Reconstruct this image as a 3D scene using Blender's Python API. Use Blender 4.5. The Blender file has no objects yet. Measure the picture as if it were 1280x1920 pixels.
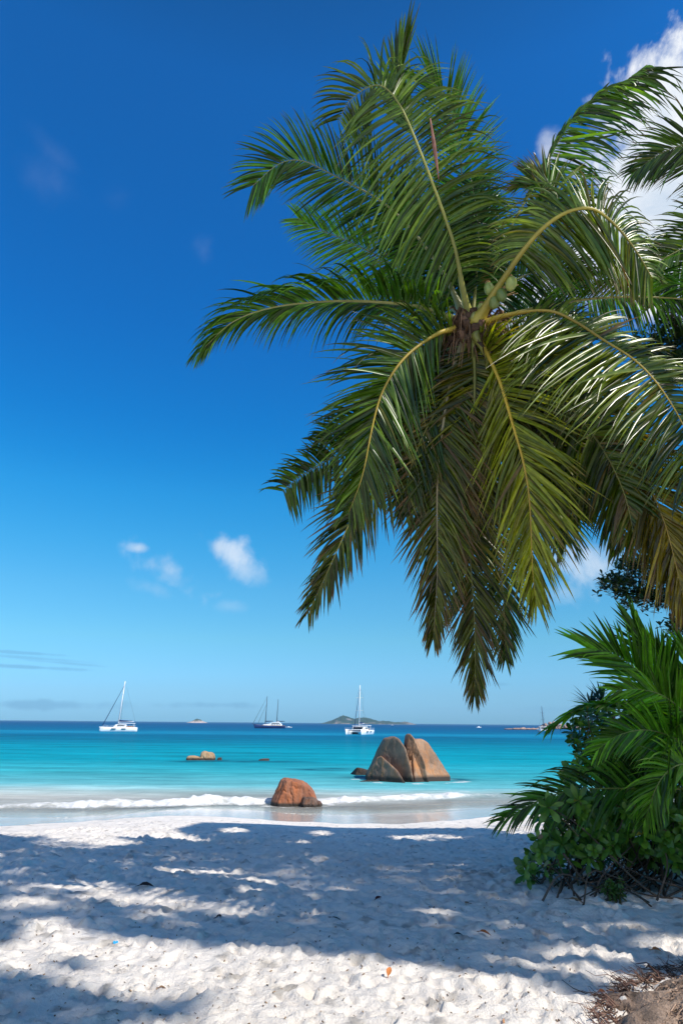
import bpy, math, random
import numpy as np
from mathutils import Vector, noise as mnoise

R = math.radians
rng = np.random.default_rng(11)
random.seed(11)
scene = bpy.context.scene
col = scene.collection

# ------------------------------------------------------------------ camera
FPX = 1280.0                      # focal length in photo pixels (1280 x 1920)
PITCH = math.atan(396 / FPX)
ROLL = R(0.49)
CAM = np.array((0.0, 0.0, 3.3))
_f = np.array((0, math.cos(PITCH), math.sin(PITCH)))
_u0 = np.array((0, -math.sin(PITCH), math.cos(PITCH)))
_r0 = np.array((1.0, 0, 0))
_r = math.cos(ROLL) * _r0 + math.sin(ROLL) * _u0
_u = -math.sin(ROLL) * _r0 + math.cos(ROLL) * _u0
cam_d = bpy.data.cameras.new('camera')
cam_d.sensor_fit = 'VERTICAL'
cam_d.sensor_height = 36
cam_d.lens = 36 * FPX / 1920
cam_d.clip_start = 0.1
cam_d.clip_end = 90000
cam = bpy.data.objects.new('camera', cam_d)
col.objects.link(cam)
from mathutils import Matrix
cam.matrix_world = Matrix(((_r[0], _u[0], -_f[0], CAM[0]), (_r[1], _u[1], -_f[1], CAM[1]),
                           (_r[2], _u[2], -_f[2], CAM[2]), (0, 0, 0, 1)))
scene.camera = cam


def ray(x, y):
    return _f + (x - 640) / FPX * _r + (960 - y) / FPX * _u


def at(x, y, t):
    return CAM + t * ray(x, y)


def onz(x, y, z):
    d = ray(x, y)
    return CAM + (z - CAM[2]) / d[2] * d


def proj(P):
    P = np.asarray(P, float) - CAM
    t = P @ _f
    tt = np.where(np.abs(t) < 1e-6, 1e-6, t)
    return 640 + FPX * (P @ _r) / tt, 960 - FPX * (P @ _u) / tt, t


# ------------------------------------------------------------------ light
SA, SB = 0.80, 0.58                       # shadow moves (-SA, +SB) per metre of height
SUN = np.array((SA, -SB, 1.0)); SUN /= np.linalg.norm(SUN)
EXPOSURE = 0.12
SUN_STRENGTH = 5.0
SKY_STRENGTH = 0.083
sd = bpy.data.lights.new('sun', 'SUN')
sd.energy = SUN_STRENGTH
sd.angle = R(0.53)
sd.color = (1.0, 0.94, 0.85)
so = bpy.data.objects.new('sun', sd)
so.rotation_euler = Vector(SUN).to_track_quat('Z', 'Y').to_euler()
so.location = (12, -6, 30)
col.objects.link(so)

world = bpy.data.worlds.new('World')
scene.world = world
world.use_nodes = True
wn, wl = world.node_tree.nodes, world.node_tree.links
wn.clear()


def wnode(t, **k):
    n = wn.new(t)
    for a, v in k.items():
        setattr(n, a, v)
    return n


def wmath(op, a, b=None, c=None, clamp=False):
    n = wnode('ShaderNodeMath', operation=op, use_clamp=clamp)
    for i, v in enumerate((a, b, c)):
        if v is None:
            continue
        if isinstance(v, (int, float)):
            n.inputs[i].default_value = v
        else:
            wl.new(v, n.inputs[i])
    return n.outputs[0]


def wvec(op, a, b):
    n = wnode('ShaderNodeVectorMath', operation=op)
    for i, v in enumerate((a, b)):
        if v is None:
            continue
        if hasattr(v, 'is_linked') or hasattr(v, 'links'):
            wl.new(v, n.inputs[i])
        else:
            n.inputs[i].default_value = tuple(v)
    return n


sky = wnode('ShaderNodeTexSky', sky_type='NISHITA')
sky.sun_disc = False
sky.sun_elevation = math.asin(SUN[2])
sky.sun_rotation = math.atan2(SUN[0], SUN[1])
sky.altitude = 0
sky.air_density = 1.0
sky.dust_density = 0.15
sky.ozone_density = 2.2
hs = wnode('ShaderNodeHueSaturation')
hs.inputs['Saturation'].default_value = 1.30
hs.inputs['Hue'].default_value = 0.5
hs.inputs['Value'].default_value = 1.0
wl.new(sky.outputs[0], hs.inputs['Color'])
tc = wnode('ShaderNodeTexCoord')
D = tc.outputs['Generated']
nz = wnode('ShaderNodeTexNoise')
nz.inputs['Scale'].default_value = 9
nz.inputs['Detail'].default_value = 9
nz.inputs['Roughness'].default_value = 0.62
nz.inputs['Distortion'].default_value = 0.6
wl.new(D, nz.inputs['Vector'])
nz2 = wnode('ShaderNodeTexNoise')
nz2.inputs['Scale'].default_value = 42
nz2.inputs['Detail'].default_value = 6
wl.new(D, nz2.inputs['Vector'])
nsum = wmath('MULTIPLY_ADD', nz2.outputs[0], 0.45, nz.outputs[0])
ncent = wmath('SUBTRACT', nsum, 0.72)
# a direction of the sky, half width and half height in degrees, tilt, edge hardness, ragged, opacity
CLOUDS = [
    (1245, 400, 6.4, 8.2, 20, 2.2, 1.7, 0.97), (1275, 240, 5.8, 5.4, 35, 2.0, 1.8, 0.96), (1235, 330, 3.4, 4.0, 0, 2.0, 1.8, 0.93),
    (1195, 258, 3.4, 1.7, 0, 0.9, 2.4, 0.6), (1030, 278, 1.1, 1.5, 0, 1.0, 1.8, 0.5),
    (985, 590, 4.2, 3.8, 0, 1.2, 2.2, 0.8), (1110, 520, 3.5, 3.0, 0, 1.0, 2.2, 0.5),
    (1120, 1060, 4.4, 2.7, 8, 0.85, 2.2, 0.60), (1060, 1110, 2.6, 1.2, 4, 0.7, 2.2, 0.3), (730, 735, 2.6, 2.0, 0, 0.8, 2.2, 0.22),
    (312, 1068, 3.5, 1.6, -30, 0.85, 2.8, 0.42), (412, 1026, 3.1, 1.4, -24, 0.85, 2.8, 0.60), (450, 1058, 2.6, 1.2, -35, 0.7, 2.2, 0.4),
    (262, 1028, 1.2, 0.6, 0, 1.0, 1.6, 0.5), (437, 1139, 1.6, 0.7, 0, 0.7, 1.8, 0.16), (290, 1105, 2.6, 0.9, -14, 0.7, 1.8, 0.2),
    (105, 350, 3.0, 1.8, -28, 0.6, 1.8, 0.035), (382, 466, 1.2, 1.5, 0, 0.8, 1.8, 0.05),
    (100, 285, 2.4, 1.0, -30, 0.6, 1.8, 0.03), (220, 372, 1.4, 1.4, 0, 0.6, 1.8, 0.02),
]
# unseen clouds added behind the camera as neutral fill light for the shade
BACK_FILL = [((-0.7, -0.6, 0.35), 23, 12), ((0.1, -0.9, 0.30), 24, 11), ((-0.2, -0.6, 0.85), 18, 14), ((-1, 0.0, 0.45), 17, 10)]
GREY = [(60, 1321, 7.0, 0.5, 0, 1.3, 2.6, 0.5), (400, 1322, 5.5, 0.42, 0, 1.3, 2.6, 0.42),
        (40, 1224, 4.2, 0.18, -1, 1.3, 1.4, 0.40), (60, 1234, 5.5, 0.20, -2, 1.2, 1.4, 0.34),
        (40, 1250, 6.6, 0.22, -1, 1.3, 1.4, 0.46), (120, 1243, 4.6, 0.16, -3, 1.2, 1.4, 0.32),
        (940, 1283, 1.0, 0.18, 0, 1.3, 1.4, 0.3), (1060, 1330, 5.0, 0.4, 0, 1.0, 2.0, 0.25)]


def cloud_mask(lst):
    acc = None
    for (x, y, a, b, tilt, hard, rag, op) in lst:
        d = ray(x, y) if y is not None else np.array(x, float)
        d = d / np.linalg.norm(d)
        rr = np.cross(d, (0, 0, 1)); rr /= np.linalg.norm(rr)
        uu = np.cross(rr, d)
        ca, sa = math.cos(R(tilt)), math.sin(R(tilt))
        r2, u2 = ca * rr + sa * uu, -sa * rr + ca * uu
        p = wvec('DOT_PRODUCT', D, r2 / math.tan(R(a))).outputs['Value']
        q = wvec('DOT_PRODUCT', D, u2 / math.tan(R(b))).outputs['Value']
        s = wmath('ADD', wmath('MULTIPLY', p, p), wmath('MULTIPLY', q, q))
        base = wmath('SUBTRACT', 1.0, wmath('SQRT', s))
        base = wmath('MULTIPLY_ADD', ncent, rag, base)
        base = wmath('MULTIPLY', base, hard, clamp=True)
        base = wmath('SMOOTH_MIN', wmath('MULTIPLY', wmath('MULTIPLY', base, base), wmath('SUBTRACT', 3.0, wmath('MULTIPLY', base, 2.0))), 1.0, 0.0)
        front = wmath('GREATER_THAN', wvec('DOT_PRODUCT', D, d).outputs['Value'], 0.3)
        m = wmath('MULTIPLY', wmath('MULTIPLY', base, op), front)
        acc = m if acc is None else wmath('MAXIMUM', acc, m)
    return acc


# richer blue overhead, pale at the horizon: colour correction of the sky by its elevation
sepd = wnode('ShaderNodeSeparateXYZ')
wl.new(D, sepd.inputs[0])
ramp = wnode('ShaderNodeValToRGB')
wl.new(sepd.outputs[2], ramp.inputs[0])
SKYTINT = [(0.0, (.30, .76, 1.80)), (.04, (.45, .86, 1.51)), (.113, (.64, 1.17, 1.36)), (.18, (.64, 1.34, 1.47)), (.24, (.48, 1.45, 1.6)), (.309, (.31, 1.50, 1.74)), (.35, (.21, 1.42, 1.76)), (.408, (.16, 1.35, 1.80)), (.521, (.20, 1.32, 1.88)), (.616, (.27, 1.36, 1.92)), (.756, (.41, 1.44, 1.97)), (.88, (.5, 1.0, 1.2)), (1.0, (.6, .9, 1.0))]
e = ramp.color_ramp.elements
while len(e) < len(SKYTINT):
    e.new(0.5)
for k, (p, c) in enumerate(SKYTINT):
    e[k].position = p
    e[k].color = (c[0] / 2, c[1] / 2, c[2] / 2, 1)
mul = wnode('ShaderNodeMix', data_type='RGBA', blend_type='MULTIPLY')
mul.inputs[0].default_value = 1
wl.new(hs.outputs[0], mul.inputs[6])
wl.new(ramp.outputs[0], mul.inputs[7])
sc_ = wnode('ShaderNodeVectorMath', operation='SCALE')
wl.new(mul.outputs[2], sc_.inputs[0])
sc_.inputs['Scale'].default_value = 2.12
cr = wnode('ShaderNodeValToRGB')
cr.color_ramp.elements[0].position = 0.36
cr.color_ramp.elements[0].color = (0.60 / SKY_STRENGTH, 0.70 / SKY_STRENGTH, 0.82 / SKY_STRENGTH, 1)
cr.color_ramp.elements[1].position = 0.62
cr.color_ramp.elements[1].color = (0.92 / SKY_STRENGTH, 0.94 / SKY_STRENGTH, 0.97 / SKY_STRENGTH, 1)
wl.new(nz.outputs[0], cr.inputs[0])
mw = wnode('ShaderNodeMix', data_type='RGBA')
wl.new(cloud_mask(CLOUDS + [(d_, None, a_, b_, 0, 1.6, 2.6, 0.95) for d_, a_, b_ in BACK_FILL]), mw.inputs[0])
wl.new(sc_.outputs[0], mw.inputs[6])
wl.new(cr.outputs[0], mw.inputs[7])
mg = wnode('ShaderNodeMix', data_type='RGBA')
wl.new(cloud_mask(GREY), mg.inputs[0])
wl.new(mw.outputs[2], mg.inputs[6])
mg.inputs[7].default_value = (0.14 / SKY_STRENGTH, 0.36 / SKY_STRENGTH, 0.58 / SKY_STRENGTH, 1)
bg = wnode('ShaderNodeBackground')
bg.inputs['Strength'].default_value = SKY_STRENGTH
wl.new(mg.outputs[2], bg.inputs['Color'])
wo = wnode('ShaderNodeOutputWorld')
wl.new(bg.outputs[0], wo.inputs['Surface'])

vs = scene.view_settings
vs.view_transform = 'Standard'
vs.look = 'None'
vs.exposure = EXPOSURE
vs.gamma = 1
vs.use_curve_mapping = False
scene.render.engine = 'CYCLES'
scene.cycles.use_denoising = True
scene.cycles.max_bounces = 8
scene.cycles.transparent_max_bounces = 16
scene.cycles.sample_clamp_indirect = 6
scene.cycles.caustics_reflective = False
HAZE = 0.00010
scene.cycles.caustics_refractive = False

# ------------------------------------------------------------------ helpers


def norm(v):
    v = np.asarray(v, float)
    return v / np.maximum(np.linalg.norm(v, axis=-1, keepdims=True), 1e-9)


class MB:
    """collects vertices, faces and one colour per vertex for ONE mesh object"""

    def __init__(self):
        self.v, self.c, self.f4, self.f3, self.n = [], [], [], [], 0

    def add(self, v, f, c=None):
        v = np.asarray(v, float).reshape(-1, 3)
        f = np.asarray(f, int)
        if c is None:
            c = (0.5, 0.5, 0.5)
        c = np.asarray(c, float)
        if c.ndim == 1:
            c = np.tile(c, (len(v), 1))
        self.v.append(v); self.c.append(c)
        if len(f):
            (self.f4 if f.shape[1] == 4 else self.f3).append(f + self.n)
        self.n += len(v)

    def build(self, name, mat, parent=None, smooth=True):
        V = np.concatenate(self.v) if self.v else np.zeros((0, 3))
        Cc = np.concatenate(self.c) if self.c else np.zeros((0, 3))
        f4 = np.concatenate(self.f4) if self.f4 else np.zeros((0, 4), int)
        f3 = np.concatenate(self.f3) if self.f3 else np.zeros((0, 3), int)
        me = bpy.data.meshes.new(name)
        me.vertices.add(len(V))
        off = np.zeros(3)
        if parent is not None:
            off = np.array(parent_world(parent))
        me.vertices.foreach_set('co', (V - off).astype(np.float32).ravel())
        nl = f4.size + f3.size
        me.loops.add(nl)
        me.loops.foreach_set('vertex_index', np.concatenate((f4.ravel(), f3.ravel())).astype(np.int32))
        npol = len(f4) + len(f3)
        me.polygons.add(npol)
        starts = np.concatenate((np.arange(len(f4)) * 4, f4.size + np.arange(len(f3)) * 3)).astype(np.int32)
        me.polygons.foreach_set('loop_start', starts)
        me.polygons.foreach_set('use_smooth', np.full(npol, smooth))
        me.update(calc_edges=True)
        at_ = me.attributes.new('Col', 'FLOAT_COLOR', 'POINT')
        at_.data.foreach_set('color', np.concatenate((Cc, np.ones((len(Cc), 1))), 1).astype(np.float32).ravel())
        me.validate()
        if mat is not None:
            me.materials.append(mat)
        o = bpy.data.objects.new(name, me)
        col.objects.link(o)
        if parent is not None:
            o.parent = parent
        return o


def parent_world(o):
    p = np.zeros(3)
    while o is not None:
        p = p + np.array(o.location)
        o = o.parent
    return p


def tag(o, label=None, cat=None, group=None, kind=None):
    if label: o['label'] = label
    if cat: o['category'] = cat
    if group: o['group'] = group
    if kind: o['kind'] = kind
    return o


def empty(name, loc):
    o = bpy.data.objects.new(name, None)
    o.location = tuple(loc)
    o.empty_display_size = 0.3
    col.objects.link(o)
    return o


def catmull(P, m):
    P = np.asarray(P, float)
    n = len(P)
    if n == 2:
        return P[0] + (P[1] - P[0]) * np.linspace(0, 1, m)[:, None]
    Q = np.vstack((2 * P[0] - P[1], P, 2 * P[-1] - P[-2]))
    out = []
    for i in range(n - 1):
        t = np.linspace(0, 1, 24, endpoint=False)[:, None]
        a, b, c, d = Q[i], Q[i + 1], Q[i + 2], Q[i + 3]
        out.append(0.5 * (2 * b + (c - a) * t + (2 * a - 5 * b + 4 * c - d) * t ** 2 + (3 * b - a - 3 * c + d) * t ** 3))
    out.append(P[-1:])
    S = np.vstack(out)
    L = np.concatenate(([0], np.cumsum(np.linalg.norm(np.diff(S, axis=0), axis=1))))
    u = np.linspace(0, L[-1], m)
    return np.stack([np.interp(u, L, S[:, k]) for k in range(3)], 1)


def frames(S, N0):
    T = norm(np.gradient(S, axis=0))
    N = np.zeros_like(S)
    n = np.asarray(N0, float)
    for i in range(len(S)):
        n = n - (n @ T[i]) * T[i]
        n = n / max(np.linalg.norm(n), 1e-9)
        N[i] = n
    return T, N, np.cross(N, T)      # N = T x B  ->  B = N x T


def tube(mb, P, r, c, sides=6, m=None, flat=1.0, cap=True):
    S = catmull(P, m or max(len(P), 2)) if m else np.asarray(P, float)
    n = len(S)
    r = np.interp(np.linspace(0, 1, n), np.linspace(0, 1, len(np.atleast_1d(r))), np.atleast_1d(r)) if np.size(r) > 1 else np.full(n, float(r))
    T0 = norm(S[1] - S[0])
    N0 = np.array((0, 0, 1.0)) if abs(T0[2]) < 0.9 else np.array((1.0, 0, 0))
    T, N, B = frames(S, N0)
    a = np.arange(sides) / sides * 2 * math.pi
    V = S[:, None] + r[:, None, None] * (np.cos(a)[None, :, None] * B[:, None] + flat * np.sin(a)[None, :, None] * N[:, None])
    i, j = np.meshgrid(np.arange(n - 1), np.arange(sides), indexing='ij')
    j2 = (j + 1) % sides
    F = np.stack((i * sides + j, i * sides + j2, (i + 1) * sides + j2, (i + 1) * sides + j), -1).reshape(-1, 4)
    c = np.asarray(c, float)
    if c.ndim == 2 and len(c) == n:
        c = np.repeat(c, sides, axis=0)
    base = mb.n
    mb.add(V.reshape(-1, 3), F, c)
    if cap:
        ce = np.array([S[0], S[-1]])
        cc = c if c.ndim == 1 else np.array([c[0], c[-1]])
        k = np.arange(sides)
        f0 = np.stack((np.full(sides, n * sides), (k + 1) % sides, k), -1)
        f1 = np.stack((np.full(sides, n * sides + 1), (n - 1) * sides + k, (n - 1) * sides + (k + 1) % sides), -1)
        mb.v.append(ce); mb.c.append(np.tile(cc, (2, 1)) if cc.ndim == 1 else cc)
        mb.f3.append(f0 + base); mb.f3.append(f1 + base)
        mb.n += 2


def box(mb, lo, hi, c, taper=0.0):
    x0, y0, z0 = lo; x1, y1, z1 = hi
    t = taper
    V = [(x0, y0, z0), (x1, y0, z0), (x1, y1, z0), (x0, y1, z0),
         (x0 + t, y0 + t, z1), (x1 - t, y0 + t, z1), (x1 - t, y1 - t, z1), (x0 + t, y1 - t, z1)]
    F = [(0, 3, 2, 1), (4, 5, 6, 7), (0, 1, 5, 4), (1, 2, 6, 5), (2, 3, 7, 6), (3, 0, 4, 7)]
    mb.add(V, F, c)


def loft(mb, secs, c, cap=True):
    """secs: list of closed rings with the same number of points"""
    secs = np.asarray(secs, float)
    n, k = secs.shape[:2]
    i, j = np.meshgrid(np.arange(n - 1), np.arange(k), indexing='ij')
    j2 = (j + 1) % k
    F = np.stack((i * k + j, i * k + j2, (i + 1) * k + j2, (i + 1) * k + j), -1).reshape(-1, 4)
    base = mb.n
    mb.add(secs.reshape(-1, 3), F, c)
    if cap:
        kk = np.arange(1, k - 1)
        mb.f3.append(np.stack((np.zeros(k - 2, int), kk + 1, kk), -1) + base)
        mb.f3.append(np.stack((np.zeros(k - 2, int), kk, kk + 1), -1) + base + (n - 1) * k)


_ico = {}


def ico(level):
    if level in _ico:
        return _ico[level]
    p = (1 + 5 ** .5) / 2
    V = [(-1, p, 0), (1, p, 0), (-1, -p, 0), (1, -p, 0), (0, -1, p), (0, 1, p), (0, -1, -p), (0, 1, -p), (p, 0, -1), (p, 0, 1), (-p, 0, -1), (-p, 0, 1)]
    F = [(0, 11, 5), (0, 5, 1), (0, 1, 7), (0, 7, 10), (0, 10, 11), (1, 5, 9), (5, 11, 4), (11, 10, 2), (10, 7, 6), (7, 1, 8),
         (3, 9, 4), (3, 4, 2), (3, 2, 6), (3, 6, 8), (3, 8, 9), (4, 9, 5), (2, 4, 11), (6, 2, 10), (8, 6, 7), (9, 8, 1)]
    V = [np.array(v) / np.linalg.norm(v) for v in V]
    for _ in range(level):
        mid, F2 = {}, []
        def m(a, b):
            k = (min(a, b), max(a, b))
            if k not in mid:
                w = V[a] + V[b]
                V.append(w / np.linalg.norm(w)); mid[k] = len(V) - 1
            return mid[k]
        for a, b, c in F:
            x, y, z = m(a, b), m(b, c), m(c, a)
            F2 += [(a, x, z), (b, y, x), (c, z, y), (x, y, z)]
        F = F2
    _ico[level] = (np.array(V), np.array(F))
    return _ico[level]


def fbm(P, scale, octaves=4, seed=0.0):
    out = np.empty(len(P))
    for i, p in enumerate(P):
        out[i] = mnoise.fractal(Vector((p[0] * scale + seed, p[1] * scale + seed * 1.7, p[2] * scale - seed)), 0.9, 2.1, octaves)
    return out


def lattice(X, Y, cell, seed):
    """smooth 2-D value noise, vectorised"""
    g = np.random.default_rng(seed).random((257, 257)) * 2 - 1
    x, y = X / cell + 1000.37, Y / cell + 1000.71
    i, j = np.floor(x).astype(int), np.floor(y).astype(int)
    fx, fy = x - i, y - j
    fx, fy = fx * fx * (3 - 2 * fx), fy * fy * (3 - 2 * fy)
    i, j = i % 256, j % 256
    return (g[i, j] * (1 - fx) + g[i + 1, j] * fx) * (1 - fy) + (g[i, j + 1] * (1 - fx) + g[i + 1, j + 1] * fx) * fy


def inpoly(x, y, poly):
    x = np.asarray(x, float); y = np.asarray(y, float)
    ins = np.zeros(x.shape, bool)
    n = len(poly)
    for i in range(n):
        (x1, y1), (x2, y2) = poly[i], poly[(i + 1) % n]
        if y1 == y2:
            continue
        cnd = ((y1 > y) != (y2 > y)) & (x < (x2 - x1) * (y - y1) / (y2 - y1) + x1)
        ins ^= cnd
    return ins


# ------------------------------------------------------------------ materials
def new_mat(name):
    m = bpy.data.materials.new(name)
    m.use_nodes = True
    nt = m.node_tree
    return m, nt, nt.nodes, nt.links, nt.nodes['Principled BSDF']


def add_node(nt, t, **k):
    n = nt.nodes.new(t)
    for a, v in k.items():
        setattr(n, a, v)
    return n


def noise_node(nt, scale, detail=4, rough=0.55, coord='Object', vec=None):
    n = add_node(nt, 'ShaderNodeTexNoise')
    n.inputs['Scale'].default_value = scale
    n.inputs['Detail'].default_value = detail
    n.inputs['Roughness'].default_value = rough
    if vec is None:
        t = add_node(nt, 'ShaderNodeTexCoord')
        vec = t.outputs[coord]
    nt.links.new(vec, n.inputs['Vector'])
    return n


def simple_mat(name, c, rough=0.5, spec=0.5, var=0.12, scale=6, metal=0.0, bump=0.0):
    m, nt, n, l, b = new_mat(name)
    nn = noise_node(nt, scale, 5)
    r = add_node(nt, 'ShaderNodeValToRGB')
    r.color_ramp.elements[0].position = 0.3; r.color_ramp.elements[1].position = 0.7
    r.color_ramp.elements[0].color = (*[x * (1 - var) for x in c], 1)
    r.color_ramp.elements[1].color = (*[min(1, x * (1 + var)) for x in c], 1)
    l.new(nn.outputs[0], r.inputs[0]); l.new(r.outputs[0], b.inputs['Base Color'])
    b.inputs['Roughness'].default_value = rough
    b.inputs['Specular IOR Level'].default_value = spec
    b.inputs['Metallic'].default_value = metal
    if bump:
        bp = add_node(nt, 'ShaderNodeBump'); bp.inputs['Strength'].default_value = bump
        bp.inputs['Distance'].default_value = 0.02
        l.new(nn.outputs[0], bp.inputs['Height']); l.new(bp.outputs[0], b.inputs['Normal'])
    return m


def col_mat(name, rough=0.5, spec=0.4, var=0.25, scale=20, bump=0.3, dist=0.01):
    """base colour from the mesh's own colour attribute, broken up by noise"""
    m, nt, n, l, b = new_mat(name)
    a = add_node(nt, 'ShaderNodeAttribute', attribute_name='Col')
    nn = noise_node(nt, scale, 6, 0.6)
    mr = add_node(nt, 'ShaderNodeMapRange')
    mr.inputs['From Min'].default_value = 0.3; mr.inputs['From Max'].default_value = 0.7
    mr.inputs['To Min'].default_value = 1 - var; mr.inputs['To Max'].default_value = 1 + var
    l.new(nn.outputs[0], mr.inputs['Value'])
    s = add_node(nt, 'ShaderNodeVectorMath', operation='SCALE')
    l.new(a.outputs['Color'], s.inputs[0]); l.new(mr.outputs[0], s.inputs['Scale'])
    l.new(s.outputs[0], b.inputs['Base Color'])
    b.inputs['Roughness'].default_value = rough
    b.inputs['Specular IOR Level'].default_value = spec
    if bump:
        bp = add_node(nt, 'ShaderNodeBump'); bp.inputs['Strength'].default_value = bump
        bp.inputs['Distance'].default_value = dist
        l.new(nn.outputs[0], bp.inputs['Height']); l.new(bp.outputs[0], b.inputs['Normal'])
    return m


def leaf_mat(name, rough=0.34, spec=0.5, trans=0.33, tint=(1.5, 1.35, 0.45), scale=14):
    m, nt, n, l, b = new_mat(name)
    a = add_node(nt, 'ShaderNodeAttribute', attribute_name='Col')
    nn = noise_node(nt, scale, 3)
    mr = add_node(nt, 'ShaderNodeMapRange')
    mr.inputs['From Min'].default_value = 0.3; mr.inputs['From Max'].default_value = 0.7
    mr.inputs['To Min'].default_value = 0.75; mr.inputs['To Max'].default_value = 1.25
    l.new(nn.outputs[0], mr.inputs['Value'])
    s = add_node(nt, 'ShaderNodeVectorMath', operation='SCALE')
    l.new(a.outputs['Color'], s.inputs[0]); l.new(mr.outputs[0], s.inputs['Scale'])
    l.new(s.outputs[0], b.inputs['Base Color'])
    b.inputs['Roughness'].default_value = rough
    b.inputs['Specular IOR Level'].default_value = spec
    tr = add_node(nt, 'ShaderNodeBsdfTranslucent')
    mm = add_node(nt, 'ShaderNodeVectorMath', operation='MULTIPLY')
    l.new(s.outputs[0], mm.inputs[0]); mm.inputs[1].default_value = tint
    l.new(mm.outputs[0], tr.inputs['Color'])
    mx = add_node(nt, 'ShaderNodeMixShader'); mx.inputs[0].default_value = trans
    l.new(b.outputs[0], mx.inputs[1]); l.new(tr.outputs[0], mx.inputs[2])
    l.new(mx.outputs[0], nt.nodes['Material Output'].inputs['Surface'])
    return m


M_PALM = leaf_mat('palm_leaf', 0.27, 0.55, 0.38, (1.7, 1.55, .25))
M_YOUNG = leaf_mat('young_palm_leaf', 0.4, 0.45, 0.42, (1.5, 1.5, 0.4))
M_BUSH = leaf_mat('shrub_leaf', 0.32, 0.5, 0.25, (1.5, 1.5, 0.4))
M_TREE = leaf_mat('tree_leaf', 0.4, 0.4, 0.2)
M_RACHIS = col_mat('palm_stalk', 0.42, 0.45, 0.18, 9, 0.15)
M_BARK = col_mat('palm_bark', 0.85, 0.2, 0.35, 14, 0.8, 0.02)
M_TWIG = col_mat('twig_bark', 0.85, 0.2, 0.3, 25, 0.4)
M_FIBRE = col_mat('palm_fibre', 0.9, 0.1, 0.35, 40, 0.5)
M_NUT = col_mat('coconut_husk', 0.38, 0.5, 0.14, 11, 0.1)
M_DRY = leaf_mat('dry_leaf', 0.6, 0.3, 0.2, (1.2, 1.0, 0.6))
M_HULLW = simple_mat('white_gelcoat', (0.82, 0.83, 0.83), 0.25, 0.5, 0.04, 1.5)
M_HULLB = simple_mat('navy_paint', (0.015, 0.045, 0.16), 0.25, 0.5, 0.15, 1)
M_BLUECLOTH = simple_mat('blue_canvas', (0.012, 0.03, 0.11), 0.8, 0.2, 0.2, 4)
M_GLASSDK = simple_mat('dark_window', (0.012, 0.02, 0.03), 0.1, 0.6, 0.1, 1)
M_ALU = simple_mat('mast_white', (0.78, 0.79, 0.80), 0.4, 0.5, 0.05, 2)
M_DARKMAST = simple_mat('mast_dark', (0.03, 0.045, 0.07), 0.4, 0.4, 0.1, 2)
M_TEAK = simple_mat('teak', (0.35, 0.18, 0.09), 0.6, 0.3, 0.2, 6)
M_ANTIFOUL = simple_mat('boot_stripe', (0.03, 0.10, 0.12), 0.5, 0.3, 0.1, 2)

# ------------------------------------------------------------------ beach
WETX = [(-200, 1552), (0, 1549), (150, 1541), (300, 1529), (420, 1531), (520, 1539), (640, 1545), (780, 1543), (860, 1538), (940, 1530), (1050, 1527), (1280, 1527), (1500, 1527)]
_w = np.array([onz(x, y, 0.42)[:2] for x, y in WETX])


def wet_edge(X):
    e = np.interp(X, _w[:, 0], _w[:, 1])
    return e + 0.16 * lattice(X, X * 0 + 3.0, 1.1, 5) + 0.10 * lattice(X, X * 0 + 9.0, 0.33, 6)


KN_Y = np.array([-90, -30, -5, 7, 10, 13, 18, 21.5, 23.5, 26, 30, 36, 50, 85, 140, 500])
KN_Z = np.array([3.0, 2.2, 1.66, 1.62, 1.52, 1.30, 0.86, 0.56, 0.42, 0.25, 0.0, -0.35, -1.4, -3.4, -6, -9])


def beach_base(X, Y):
    Yn = Y + 23.5 - wet_edge(X)
    w = np.clip((Y - 8) / 10, 0, 1)
    Yn = Y * (1 - w) + Yn * w
    return np.interp(Yn, KN_Y, KN_Z), Yn


def axis_dense(lo, hi, step, far_lo, far_hi, g=1.22):
    a = list(np.arange(lo, hi + 1e-6, step))
    s, x = step, hi
    while x < far_hi:
        s *= g; x += s; a.append(x)
    s, x = step, lo
    while x > far_lo:
        s *= g; x -= s; a.insert(0, x)
    return np.array(a)


gx = axis_dense(-5.6, 5.6, 0.023, -160, 160, 1.05)
ys = [4.3]
while ys[-1] < 36:
    ys.append(ys[-1] + max(0.020, ys[-1] * 0.0042))
st = 0.3
while ys[-1] < 480:
    st *= 1.25; ys.append(ys[-1] + st)
st = 0.02; pre = [4.3]
while pre[0] > -90:
    st *= 1.13; pre.insert(0, pre[0] - st)
gy = np.array(pre[:-1] + ys)
GX, GY = np.meshgrid(gx, gy)
GZ, GYn = beach_base(GX, GY)
dry = np.clip((wet_edge(GX) - 0.15 - GY) / 0.5, 0, 1)
dry = dry * dry * (3 - 2 * dry)
# dunes and trampled lumps
near = np.clip((9.5 - GY) / 4.5, 0, 1)
lump = 0.028 * lattice(GX, GY, 1.7, 1) + (0.012 + 0.002 * near) * lattice(GX, GY, 0.55, 2)
fine = np.clip((20 - GY) / 6, 0.0, 1)
rid = 1 - np.abs(lattice(GX + 0.1 * lattice(GX, GY, .3, 21), GY, 0.30, 3))
lump += (0.010 + 0.004 * near) * (rid - 0.5)
mid = 1 + 1.5 * np.clip((GY - 7) / 4, 0, 1)
lump += 0.020 * np.clip((GY - 7) / 4, 0, 1) * fine * (0.5 - np.abs(lattice(GX, GY, 0.24, 17)))
tramp = np.clip(0.75 + 0.75 * lattice(GX, GY, 1.3, 91) + .3 * lattice(GX, GY, .5, 92), 0.25, 1.5)
lump *= 0.55 + 0.45 * tramp
lump *= 0.8
lump += 0.85 * fine * mid * tramp * (0.017 * lattice(GX, GY, 0.19, 4) + 0.016 * lattice(GX, GY, 0.10, 14) + 0.009 * lattice(GX, GY, 0.055, 15))
GZ = GZ + lump * dry
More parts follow.
